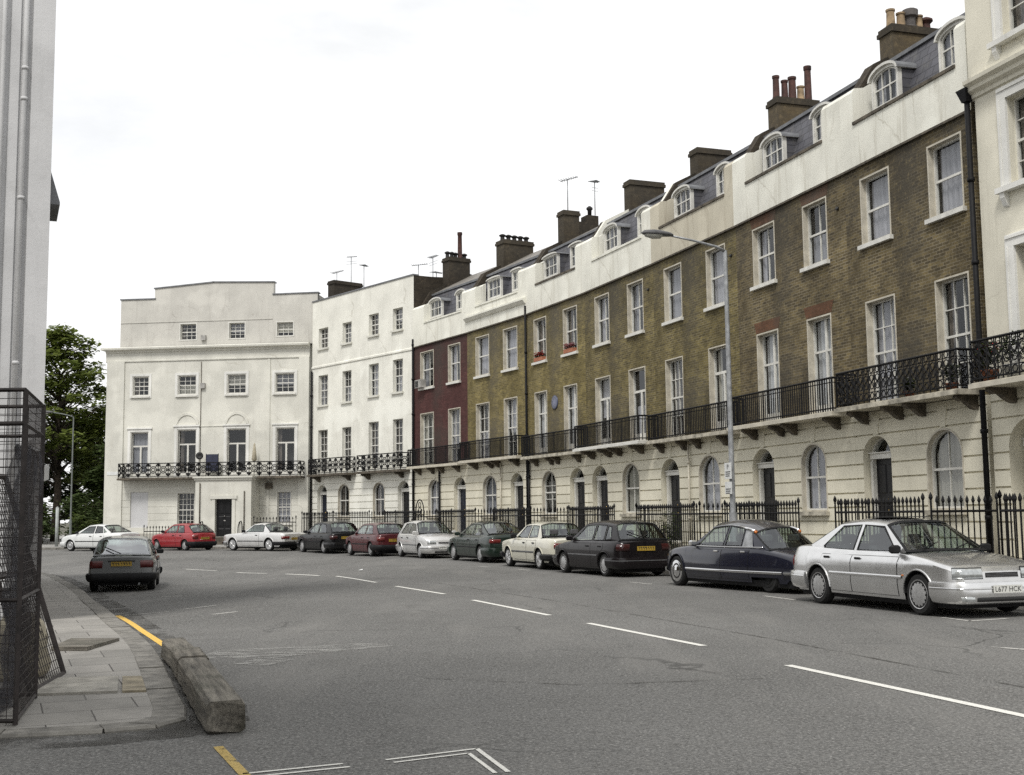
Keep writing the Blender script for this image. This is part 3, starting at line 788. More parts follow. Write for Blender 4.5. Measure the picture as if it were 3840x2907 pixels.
_bar = {}
def bar_mesh(h, big=False):
    k = (round(h,3), big)
    if k not in _bar:
        mb = MB(); w = .030 if big else .022
        mb.box(-w/2,-w/2,0,w/2,w/2,h-.2)
        r = .036 if big else .030
        mb.lathe([(w*.5,h-.2),(r*.8,h-.19),(r*.5,h-.17),(r*1.25,h-.11),(r*.9,h-.06),(.004,h)], 6, 0, False)
        _bar[k] = make_mesh('bar', mb, [M['iron']])
    return _bar[k]
def railing(root, runs, label, cat='railing', group='iron railings along the house fronts', zb=.28, zt=1.93, step=.14, plinth=True):
    """a separate iron railing standing on a stone plinth; runs are in the house's own frame"""
    mw = root.matrix_basis if False else (Matrix.Translation(root.location) @ Matrix.Rotation(root.rotation_euler.z, 4, 'Z'))
    p0 = mw @ Vector((runs[0][0][0], runs[0][0][1], .117))
    t = empty('iron_railing', p0, root.rotation_euler.z, label, cat, group)
    off = runs[0][0]
    pl = MB(); rl = MB()
    for p, q in runs:
        p = (p[0]-off[0], p[1]-off[1]); q = (q[0]-off[0], q[1]-off[1])
        dx, dy = q[0]-p[0], q[1]-p[1]; L = hypot(dx,dy); nx, ny = -dy/L*.1, dx/L*.1
        a, b = zb-.28, zb-.117
        if plinth:
            pl.loft([[(p[0]-nx,p[1]-ny,a),(p[0]+nx,p[1]+ny,a),(p[0]+nx,p[1]+ny,b),(p[0]-nx,p[1]-ny,b)],[(q[0]-nx,q[1]-ny,a),(q[0]+nx,q[1]+ny,a),(q[0]+nx,q[1]+ny,b),(q[0]-nx,q[1]-ny,b)]], 0, True, False, True)
        for zz, w in ((b+.12,.03),(zt-.117-.34,.036)): rl.bar((p[0],p[1],zz),(q[0],q[1],zz), w)
        n = max(1, int(L/step))
        for k in range(n+1):
            big = k in (0, n)
            o = place('bar', bar_mesh(zt-.117-b+(.07 if big else 0), big), t, (p[0]+dx*k/n, p[1]+dy*k/n, b-.01))
    if plinth: obj('plinth', pl, M['stone'], t)
    obj('rail', rl, M['iron'], t)
    return t
# ------------------------------------------------------------------ the terrace
def prism_x(mb, prof, x0, x1, m=0):
    mb.poly_prism(prof, lambda p: (x0, p[0], p[1]), lambda p: (x1, p[0], p[1]), m)
def dormer(par, x0, x1, z0=11.93, z1=12.92, rise=.2, y=.30, cur='split', cheek='slate'):
    h = Hole(x0, x1, z0, z1, rise, .1); mb = MB()
    ring(mb, h, 0, .08, y, y+.12, 0)
    i = Hole(x0+.08, x1-.08, z0+.08, z1-.08, max(.02,rise-.02), .1)
    ring(mb, i, 0, .03, y+.04, y+.09, 0)
    w = i.x1-i.x0
    for k in (1,2): mb.box(i.x0+w*k/3-.012, y+.04, i.z0, i.x0+w*k/3+.012, y+.08, i.z1-.03)
    mb.box(i.x0, y+.045, (i.z0+i.z1)/2-.018, i.x1, y+.085, (i.z0+i.z1)/2+.018)
    o = h.outline(.005)
    for p, q in zip(o, o[1:]+o[:1]):
        mb.face([(p[0],y+.12,p[1]),(q[0],y+.12,q[1]),(q[0],y+.95,q[1]),(p[0],y+.95,p[1])], 1)
    a = [p for p in h.outline(-.07) if p[1] > z1-rise-.12]; b = [p for p in h.outline(0) if p[1] > z1-rise-.05]
    n = min(len(a), len(b)); a, b = a[-n:], b[-n:]
    if n < 3: a = [(x1+.08,z1),(x0-.08,z1)]; b = a; a = [(p[0],p[1]+.07) for p in a]; n = 2
    for k in range(n-1):
        f = lambda p, yy: (p[0], yy, p[1])
        mb.face([f(a[k],y-.07),f(a[k+1],y-.07),f(a[k+1],y+1.),f(a[k],y+1.)], 2)
        mb.face([f(b[k],y-.07),f(b[k+1],y-.07),f(a[k+1],y-.07),f(a[k],y-.07)], 0)
        mb.face([f(b[k+1],y-.07),f(b[k],y-.07),f(b[k],y+.1),f(b[k+1],y+.1)], 0)
    for k in (0, n-1):
        f = lambda p, yy: (p[0], yy, p[1]); mb.face([f(b[k],y-.07),f(a[k],y-.07),f(a[k],y+1.),f(b[k],y+1.)], 0)
    d = obj('dormer', mb, [M['whitepaint'], M[cheek], M['lead']], par)
    p = MB(); shape_face(p, i, 0, y+.07); obj('pane', p, M['glass'], d)
    c = MB()
    if cur == 'split':
        drape(c, i.x0, i.x0+w*.3, i.z0, i.z1-.05, y+.18, .02, 8); drape(c, i.x1-w*.3, i.x1, i.z0, i.z1-.05, y+.18, .02, 8)
    else: drape(c, i.x0, i.x1, i.z0, i.z1-.04, y+.18, .015, 16)
    obj('curtain', c, M['net'], d)
    return d
def body_box(mb, W, z0, z1, D=8.5, m=0, front=False):
    mb.face([(0,0,z0),(0,D,z0),(0,D,z1),(0,0,z1)], m); mb.face([(W,D,z0),(W,0,z0),(W,0,z1),(W,D,z1)], m)
    mb.face([(W,D,z0),(0,D,z0),(0,D,z1),(W,D,z1)], m)
GR = [.62+.365*k for k in range(10)]
def ground_floor(t, W, door, gwin, m='cream_grd', mdoor='door_black', gcur='net', base=True, depth=.14, extra=()):
    holes = []
    for d in door: holes.append(Hole(d[0], d[1], .62, 3.50, (d[1]-d[0])/2*.9, .26))
    for d in gwin: holes.append(Hole(d[0], d[1], 1.62, 3.50, (d[1]-d[0])/2*.86, depth))
    mb = MB(); slice_wall(mb, 0, W, 0, 4.12, holes, grooves=GR)
    for h in holes: reveal(mb, h)
    body_box(mb, W, 0, 4.12)
    for h in holes:                                   # keystone and raised voussoir joints
        c = (h.x0+h.x1)/2
        mb.poly_prism([(c-.10,3.53),(c+.10,3.53),(c+.19,4.05),(c-.19,4.05)], lambda p: (p[0],-.014,p[1]), lambda p: (p[0],.02,p[1]))
    mb.box(0, -.045, 0, W, -.002, .55, 1)
    obj('ground_wall', mb, [M[m], M['base_dirt']], t)
    nd = len(door)
    for h in holes[:nd]:
        arched_door(t, h, mdoor)
        s = MB(); x0, x1 = h.x0-.12, h.x1+.12
        s.box(x0, -1.15, .1, x1, -.046, .60); s.box(x0, -1.42, .1, x1, -1.152, .44); s.box(x0, -1.69, .1, x1, -1.422, .28)
        s.box(h.x0, -.046, .56, h.x1, .6, .615)
        obj('steps', s, M['stone'], t)
    for h in holes[nd:]:
        window(t, h, 'sash', 'creampaint', True, gcur, (2,0) if gcur != 'dim' else (2,3), sillm='stone')
    return holes
def terrace_house(P, ang, W, label, upper, w2, w1, door, gwin, par, dorm, name='terraced_house', z2=8.28, b2=(0,0), st1='french', b1=(0,0), c2='net', c1='net', gcur='net',
                  coping='stone_dark', chim=None, parm='parapet', brk=(.7,2.3,3.3,5.0), bstyle='plain', bal=None, arches=False, dcur='split', dtop=12.92, drise=.2, mdoor='door_black', rooftop='slate', partym='brick_dark', cornice=False):
    t = empty(name, (P[0],P[1],0), radians(ang), label, 'house', 'terraced houses of the curved row')
    holes = [Hole(a, b, z2, 10.2, 0, .17) for a, b in w2] + [Hole(a, b, 4.24, 6.96, 0, .19) for a, b in w1]
    ground_floor(t, W, door, gwin, gcur=gcur, mdoor=mdoor)
    mb = MB(); slice_wall(mb, 0, W, 4.12, 10.56, holes)
    for h in holes: reveal(mb, h)
    body_box(mb, W, 4.12, 11.6)
    if arches:
        for h in holes:
            mb.poly_prism([(h.x0-.02,h.z1+.02),(h.x1+.02,h.z1+.02),(h.x1+.14,h.z1+.34),(h.x0-.14,h.z1+.34)], lambda p: (p[0],-.006,p[1]), lambda p: (p[0],.03,p[1]), 1)
    obj('brick_wall', mb, [M[upper], M['red_arch']], t)
    # parapet with raised ends
    p = MB(); a, b = par
    p.box(0, -.06, 10.56, W, .30, 11.68); p.box(0, -.085, 10.52, W, -.0605, 10.575, 1)
    p.box(a, -.10, 11.682, b, .40, 11.76, 1 if coping == 'stone_dark' else 0)
    pier = [(-.06,11.68),(-.06,12.58),(.02,12.70),(.30,12.74),(.55,12.9),(.55,11.68)]
    prism_x(p, pier, .0, a-.002); prism_x(p, pier, b+.002, W)
    obj('parapet', p, [M[parm], M['stone_dark']], t)
    # mansard
    r = MB(); prof = [(.32,11.5),(.45,11.75),(1.06,13.42),(1.02,13.47),(1.3,13.47),(1.3,11.5)]
    prism_x(r, prof, .21, W-.21); prism_x(r, [(1.31,11.5),(1.31,13.49),(1.03,13.475),(1.03,13.51),(3.3,14.72),(8.5,13.5),(8.5,11.5)], .212, W-.212, 2)
    r.box(.2, .98, 13.40, W-.2, 1.10, 13.50, 1)
    f = obj('roof', r, [M['slate'], M['lead'], M[rooftop]], t)
    pw = MB(); pp = [(.30,11.55),(.30,12.72),(.55,13.05),(.92,13.62),(3.3,14.86),(8.5,13.7),(8.5,11.55)]
    prism_x(pw, pp, 0, .205)
    obj('party_wall', pw, M[partym], t, welded=True); pw = MB(); prism_x(pw, pp, W-.205, W); obj('party_wall', pw, M[partym], t, welded=True)
    if cornice:
        p = MB(); prism_x(p, [(-.061,11.05),(-.12,11.08),(-.24,11.22),(-.24,11.30),(-.061,11.34)], .02, W-.02); obj('cornice', p, M[parm], t)
    for (u, v) in dorm: dormer(t, u, v, 11.93, dtop, drise, cur=dcur)
    c2 = c2 if isinstance(c2, (list,tuple)) else [c2]*2; c1 = c1 if isinstance(c1, (list,tuple)) else [c1]*2
    st1 = st1 if isinstance(st1, (list,tuple)) else [st1]*2; b1 = b1 if isinstance(b1[0], (list,tuple)) else [b1]*2
    for i, h in enumerate(holes[:2]): window(t, h, 'sash', 'creampaint', True, c2[i], b2)
    for i, h in enumerate(holes[2:]): window(t, h, st1[i], 'creampaint', False, c1[i], b1[i])
    bz, bd, bm = bal or (4.10, .52, 'creampaint')
    balcony(t, .14, W-.10, z=bz, dep=bd, style=bstyle, brackets=brk, rail_h=1.0, slabm=bm)
    if chim: chimney(t, *chim)
    # railing in front, open at the steps
    d0, d1 = door[0][0]-.16, door[0][1]+.16; y = -1.72
    runs = []
    if d0 > .3: runs += [((.02,y),(d0,y)), ((d0,y),(d0,-.06))]
    if d1 < W-.3: runs += [((d1,-.06),(d1,y)), ((d1,y),(W-.02,y))]
    railing(t, runs, 'black spearhead railing before the ' + label.split(' house')[0] + ' house')
    return t
PT = {1:(8.915,31.314,-73.59,5.25),2:(7.093,37.140,-72.64,6.10),3:(5.127,42.730,-70.62,5.93),4:(2.982,48.304,-68.96,5.97),5:(.721,53.316,-65.72,5.50),6:(-2.181,58.643,-61.41,6.07),7:(-5.221,63.642,-58.70,5.85)}
H = {}
def th(i, *a, **k): H[i] = terrace_house(PT[i][:2], PT[i][2], PT[i][3], *a, **k)
buff = lambda y, h, r=.13: (y, h, r, 'pot_buff', '')
red = lambda y, h, r=.12: (y, h, r, 'pot_red', '')
th(1, 'brown brick house next to the tall cream house, with five mixed chimney pots', 'brick_brown', [(.72,2.02),(3.58,4.86)], [(.75,2.04),(3.64,4.88)], [(.34,1.58)], [(3.0,4.36)], (.62,4.85), [(.97,2.14),(3.79,4.98)],
   z2=8.44, st1='sash', b1=(3,4), c1=['split','brown'], coping='stone_dark', bstyle='ornate', bal=(4.14,.62,'stone'), brk=(.6,2.1,3.0,4.9), dtop=12.98, drise=.24,
   chim=(-.2,.4,1.4,2.86,12.9,14.72,[buff(1.58,.52),buff(1.9,.46),(2.2,.62,.17,'pot_grey','cowl'),buff(2.46,.44),(2.7,.42,.14,'pot_red','hood')]))
th(2, 'brown brick house with red brick window heads and tall dark red chimney pots', 'brick_brown', [(1.05,2.38),(3.95,5.2)], [(1.12,2.40),(3.98,5.22)], [(.58,1.89)], [(3.39,4.7)], (.84,5.2), [(1.30,2.53),(4.17,5.2)],
   z2=8.42, b2=(2,0), st1='frenchsplit', b1=(0,0), coping='stone_dark', arches=True, bal=(4.10,.54,'creampaint'), brk=(.9,2.5,3.2,5.4), c2='split', c1='net_white',
   chim=(-.2,.4,1.4,2.92,12.9,14.8,[red(1.55,.78),red(1.86,.66),red(2.14,.80,.14),buff(2.44,.52),red(2.72,1.22,.13)]))
th(3, 'olive brick house behind the street lamp with beige stained parapet and bare chimney', 'brick_olive', [(.87,2.2),(3.95,5.22)], [(.82,2.14),(3.95,5.3)], [(.25,1.66)], [(3.05,4.5)], (.71,5.38), [(1.19,2.46),(4.24,5.25)],
   bal=(4.04,.44,'stone'), parm='beige', st1=['sash','french'], b1=[(4,4),(0,0)], c1=['brown','net'], b2=(0,0), brk=(.5,2.2,3.2,5.0),
   chim=(-.2,.4,1.72,3.1,12.9,14.95,[],'stack_mid'))
th(4, 'olive brick house with bright white parapet, blunt chimney and two white french windows', 'brick_olive', [(.98,2.3),(3.88,5.18)], [(.91,2.29),(3.87,5.22)], [(.45,1.86)], [(3.14,4.58)], (.9,5.27), [(1.32,2.59),(4.25,5.4)],
   bal=(4.09,.64,'whitepaint'), coping='white', b2=(2,0), c1='split', c2='split', brk=(.7,2.2,3.1,4.9), chim=(-.2,.36,2.0,3.6,12.9,15.4,[],'stack_mid'), dtop=12.95, partym='parapet')
th(5, 'olive yellow brick house with a blue wall plaque and red window boxes', 'brick_yellow', [(.66,1.92),(3.55,4.83)], [(.67,1.92),(3.52,4.74)], [(3.94,5.24)], [(1.29,2.7)], (1.0,4.84), [(1.12,2.5),(3.70,4.8)],
   bal=(4.03,.44,'stone'), z2=8.28, b2=(2,0), c2=['brown','brown'], c1=['net_white','net_white'], st1='frenchsplit', gcur='dim', drise=.06, brk=(.9,2.4,3.0,4.9), chim=(-.2,.4,1.7,2.5,12.9,15.42,[],'stack_mid'), rooftop='roof_tile')
th(6, 'mustard yellow brick house with five black cowls on its chimney beside a black drainpipe', 'brick_yellow', [(.92,2.34),(3.75,5.12)], [(.92,2.32),(3.77,5.06)], [(4.33,5.5)], [(1.55,3.0)], (1.0,5.3), [(1.65,3.0),(4.1,5.1)],
   bal=(4.12,.56,'creampaint'), coping='white', b2=(0,0), st1='sash', b1=(3,4), c1='split', gcur='net', drise=.05, brk=(1.,2.6,3.3,5.1), chim=(-.25,.55,1.8,3.5,12.9,15.35,[(1.95+.34*k,.34,.13,'pot_black','hood') for k in range(5)],'stack_mid'), rooftop='roof_tile', cornice=True)
th(7, 'dull red painted brick house beside the white stucco house, with small arched dormers', 'brick_red', [(.78,2.3),(3.87,5.15)], [(.77,2.29),(3.86,5.13)], [(4.4,5.62)], [(1.62,2.96)], (1.31,5.4), [(1.28,2.64),(4.2,5.2)],
   bal=(4.07,.48,'creampaint'), coping='white', b2=(2,0), c2='split', c1='split', st1='sash', b1=(3,4), brk=(.8,2.3,3.3,5.0), mdoor='door_blue',
   chim=(-.25,.5,1.9,3.2,12.9,15.62,[(2.0,.36,.12,'pot_black','hood'),(2.27,.36,.12,'pot_black','hood'),(2.5,.34,.12,'pot_black','hood'),(2.78,1.5,.14,'pot_red',''),(3.05,.34,.13,'pot_black','hood')], 'brick_dark'), rooftop='roof_tile')
# extra fittings of single houses
mb = MB(); mb.box(-.2, 2.502, 13.2, .4, 3.5, 14.95); mb.box(-.2, 2.9, 14.95, .4, 3.5, 15.3); obj('chimney_stack', mb, M['brick_dark'], H[5])
mb = MB(); mb.lathe([(.09,0),(.1,.3),(.15,.34),(.15,.42),(.05,.5)], 10, 0, True, 'z', (.1,3.2,15.3)); obj('chimney_pot', mb, M['pot_black'], H[5])
downpipe(H[6], 6.02, .2, 10.95, .052, y=-.08); downpipe(H[5], .12, .2, 4.0, .05); downpipe(H[7], 3.0, .2, 4.0, .05); downpipe(H[7], .06, .2, 11.0, .062, y=-.08)
downpipe(H[6], 3.5, .2, 4.0, .035, 'creampaint'); downpipe(H[3], 2.5, .2, 4.0, .035, 'creampaint')
pl = MB(); pl.lathe([(0,0),(.30,0),(.30,-.03),(.25,-.04),(0,-.04)], 24, 0, True, 'y', (2.68,-.005,6.35)); obj('plaque', pl, M['plaque'], H[5])
aerial(H[5], .25, 2.0, 15.4, 1.9, 0, .6); aerial(H[5], .45, 3.3, 15.3, 2.0, 1, 2.2)
for i, x in ((2, 5.75), (3, 5.6), (4, 5.6)):
    mb = MB(); mb.lathe([(0,0),(.06,0),(.05,-.05),(0,-.06)], 8, 0, True, 'y', (x,-.004,9.7)); obj('vent', mb, M['ink'], H[i])
# ------------------------------------------------------------------ plain white stucco houses (two, each two windows wide)
def stucco_house(P, ang, W, label, x_w, doors, gws, chim=None, right_brick=False, drop=0.):
    t = empty('stucco_house', (P[0],P[1],0), radians(ang), label, 'house', 'terraced houses of the curved row')
    ground_floor(t, W, doors, gws, 'white', 'door_blue' if not right_brick else 'door_black', 'brown')
    holes = []
    for i, (a, b) in enumerate(x_w):
        holes += [Hole(a, b, 11.72-drop, 12.92-drop, 0, .2), Hole(a, b, 8.32-drop, 10.1-drop, 0, .2), Hole(a, b, 4.25, 6.85-drop, 0, .2)]
    mb = MB(); slice_wall(mb, 0, W, 4.12, 14.5, holes)
    for h in holes: reveal(mb, h)
    mb.face([(0,0,4.12),(0,8.5,4.12),(0,8.5,14.5),(0,0,14.5)]); mb.face([(W,8.5,4.12),(0,8.5,4.12),(0,8.5,13),(W,8.5,13)])
    prism_x(mb, [(-.05,10.46),(-.05,10.55),(-.003,10.60),(-.003,10.42)], 0, W)
    mb.box(-.02, -.05, 14.5, W+.02, .34, 14.57, 1)
    obj('stucco_wall', mb, [M['white'], M['lead']], t)
    s = MB()
    s.poly_prism([(.0,4.12),(.0,14.5),(1.2,14.55),(2.0,14.62),(3.4,14.6),(8.5,13.0),(8.5,4.12)] if right_brick else [(.0,4.12),(.0,14.5),(8.5,14.),(8.5,4.12)], lambda p: (W-.3, p[0]+.002, p[1]), lambda p: (W-.002, p[0]+.002, p[1]))
    obj('flank_wall', s, M['brick_dark'], t)
    r = MB(); r.face([(0,.3,13.9),(W,.3,13.9),(W,8.5,13.6),(0,8.5,13.6)]); obj('roof', r, M['lead'], t)
    for i, h in enumerate(holes): 
        w = window(t, h, 'sash' , None, i % 3 != 2, ['brown','split','brown','split','half','brown'][i], (3,4) if h.z1-h.z0 < 2 else (3,6), joinery='whitepaint', sillm='offwhite')
    balcony(t, .55, W-.35, z=3.98, dep=.6, style='cross', brackets=(1.,W-1.0), rail_h=1.0, slabm='stone_dark')
    if chim: chimney(t, *chim)
    d0, d1 = doors[0][0]-.14, doors[0][1]+.14; y = -1.72
    runs = [((.05,y),(d0,y)),((d0,y),(d0,-.06))] if d0 > .6 else []
    runs += [((d1,-.06),(d1,y)),((d1,y),(W-.05,y))] if d1 < W-.6 else []
    railing(t, runs, 'black spearhead railing before the ' + label.split(' house')[0] + ' house', step=.16)
    return t
a8 = radians(-50.01); P8 = (-11.972,71.691); W8 = 5.25
H[8] = stucco_house(P8, -50.01, W8, 'white stucco house in the inner corner of the row, blue arched door at its end', [(.72,1.8),(3.38,4.36)], [(.66,1.74)], [(2.96,4.19)], chim=(.1,.8,1.0,3.0,13.6,15.9,[],'brick_dark'), drop=.12)
H[9] = stucco_house((P8[0]+W8*cos(a8), P8[1]+W8*sin(a8)), -50.01, 10.51-W8, 'white stucco house with sooty brick flank rising beside the red painted house', [(.90,1.90),(3.28,4.24)], [(3.74,4.82)], [(1.34,2.50)], right_brick=True)
for (x, y, hgt, k, r) in ((.3,1.5,1.9,0,.3),(.5,2.4,3.2,1,1.2),(.7,3.2,2.6,0,2.2),(1.9,3.,1.6,0,.4)): aerial(H[8], x, y, 15.0 if x < 1 else 13.8, hgt, k, r)
for (x, y, hgt, k, r) in ((2.9,2.,2.4,0,.8),(3.6,2.5,2.9,1,.2),(4.6,2.,1.5,0,1.9)): aerial(H[9], x, y, 13.8, hgt, k, r)
downpipe(H[8], .10, .2, 10.3, .06, y=-.1)
mb = MB()
for k in range(3): mb.lathe([(.1,-.3),(.1,.3),(.14,.34),(.05,.45)], 8, 0, True, 'z', (2.1+.28*k,2.,14.6))
c = MB(); c.box(1.9, 1.7, 13.5, 2.9, 2.3, 14.62); cs = obj('chimney_stack', c, M['brick_dark'], H[9])
for k in range(3):
    mb = MB(); mb.lathe([(.1,0),(.1,.2),(.14,.24),(.05,.34)], 8, 0, True, 'z', (2.1+.28*k,2.,14.62)); obj('chimney_pot', mb, M['pot_black'], cs)

# ------------------------------------------------------------------ tall cream stucco house at the near end
def near_house():
    L = (.28255,-.95925); A = (10.16,26.203); x0 = .0
    t = empty('stucco_house', (A[0],A[1],0), radians(-73.59), 'tall cream stucco house at the near end of the row with moulded window surrounds', 'house', 'terraced houses of the curved row')
    W = 8.0
    holes = [Hole(1.48,3.0,11.62,14.1,0,.2), Hole(1.48,3.0,8.42,10.3,0,.2), Hole(1.5,2.9,4.3,7.1,0,.22), Hole(5.0,6.5,11.62,14.1,0,.2), Hole(5.0,6.5,8.42,10.3,0,.2), Hole(5.0,6.5,4.3,7.1,0,.22)]
    gh = [Hole(.95,2.35,.62,3.5,.6,.4), Hole(4.2,5.8,1.6,3.5,.7,.25)]
    mb = MB(); slice_wall(mb, .45, W, 0, 4.12, gh, grooves=GR)
    for h in gh: reveal(mb, h)
    slice_wall(mb, .45, W, 4.12, 10.66, holes, m=1); slice_wall(mb, .28, W, 11.3, 16.5, holes, m=1)
    for h in holes: reveal(mb, h, 0, 1)
    mb.face([(.45,0,0),(.45,6,0),(.45,6,10.66),(.45,0,10.66)], 1); mb.face([(.28,0,10.66),(.28,7,10.66),(.28,7,16.5),(.28,0,16.5)], 1)
    mb.face([(W,0,0),(W,7,0),(W,7,16.5),(W,0,16.5)], 1); mb.face([(.28,7,0),(W,7,0),(W,7,16.5),(.28,7,16.5)], 1); mb.face([(.28,0,16.5),(W,0,16.5),(W,7,16.5),(.28,7,16.5)], 1)
    obj('stucco_wall', mb, [M['cream_grd'], M['cream']], t)
    c = MB(); prof = [(-.002,10.62),(-.05,10.64),(-.06,10.72),(-.16,10.78),(-.17,10.86),(-.27,10.92),(-.28,11.0),(-.05,11.08),(-.04,11.3),(-.002,11.32)]
    prism_x(c, prof, .42, W); c.face([(.28,-.001,10.6),(.45,-.001,10.6),(.45,-.001,11.3),(.28,-.001,11.3)])
    obj('cornice', c, M['cream'], t)
    for i, h in enumerate(holes):
        w = window(t, h, 'sash' if i % 3 < 2 else 'french', None, False, ['brown','brown','net'][i%3], (3,4) if i % 3 < 2 else (0,0))
        s = MB()
        zb = h.z0-.02
        for (a, b) in ((h.x0-.27,h.x0-.003),(h.x1+.003,h.x1+.27)): s.box(a, -.06, zb, b, .0, h.z1+.003); s.box(a+.03 if a < h.x0 else a+.18, -.085, zb, a+.09 if a < h.x0 else b-.03, -.061, h.z1+.003)
        s.box(h.x0-.27, -.06, h.z1+.005, h.x1+.27, .0, h.z1+.27); s.box(h.x0-.24, -.085, h.z1+.18, h.x1+.24, -.061, h.z1+.24)
        if i % 3 < 2:
            s.box(h.x0-.34, -.17, h.z0-.14, h.x1+.34, .0, h.z0-.022)
            for x in (h.x0-.16, h.x1+.16): prism_x(s, [(-.002,h.z0-.142),(-.14,h.z0-.142),(-.13,h.z0-.25),(-.05,h.z0-.42),(-.002,h.z0-.45)], x-.07, x+.07)
        obj('surround', s, M['architrave'], w)
    arched_door(t, gh[0], bars=True); window(t, gh[1], 'sash', 'creampaint', True, 'net', (2,0), sillm='stone')
    balcony(t, .75, W-.4, z=4.14, dep=.72, style='ornate', brackets=(1.2,2.4,4.6,6.4), rail_h=1.0, slabm='creampaint')
    downpipe(t, .30, .2, 10.6, .06, y=-.09, hopper=True)
    s = MB(); s.box(.8,-1.15,.1,2.5,-.02,.60); s.box(.8,-1.42,.1,2.5,-1.152,.44); s.box(.8,-1.69,.1,2.5,-1.422,.28); obj('steps', s, M['stone'], t)
    railing(t, [((.6,-.1),(.6,-1.72)),], 'short black spearhead railing beside the steps of the tall cream house', step=.14)
    railing(t, [((2.75,-.06),(2.75,-1.72)),((2.75,-1.72),(W,-1.72))], 'black spearhead railing of the tall cream house at the edge of the view', step=.14)
    return t
H[0] = near_house()

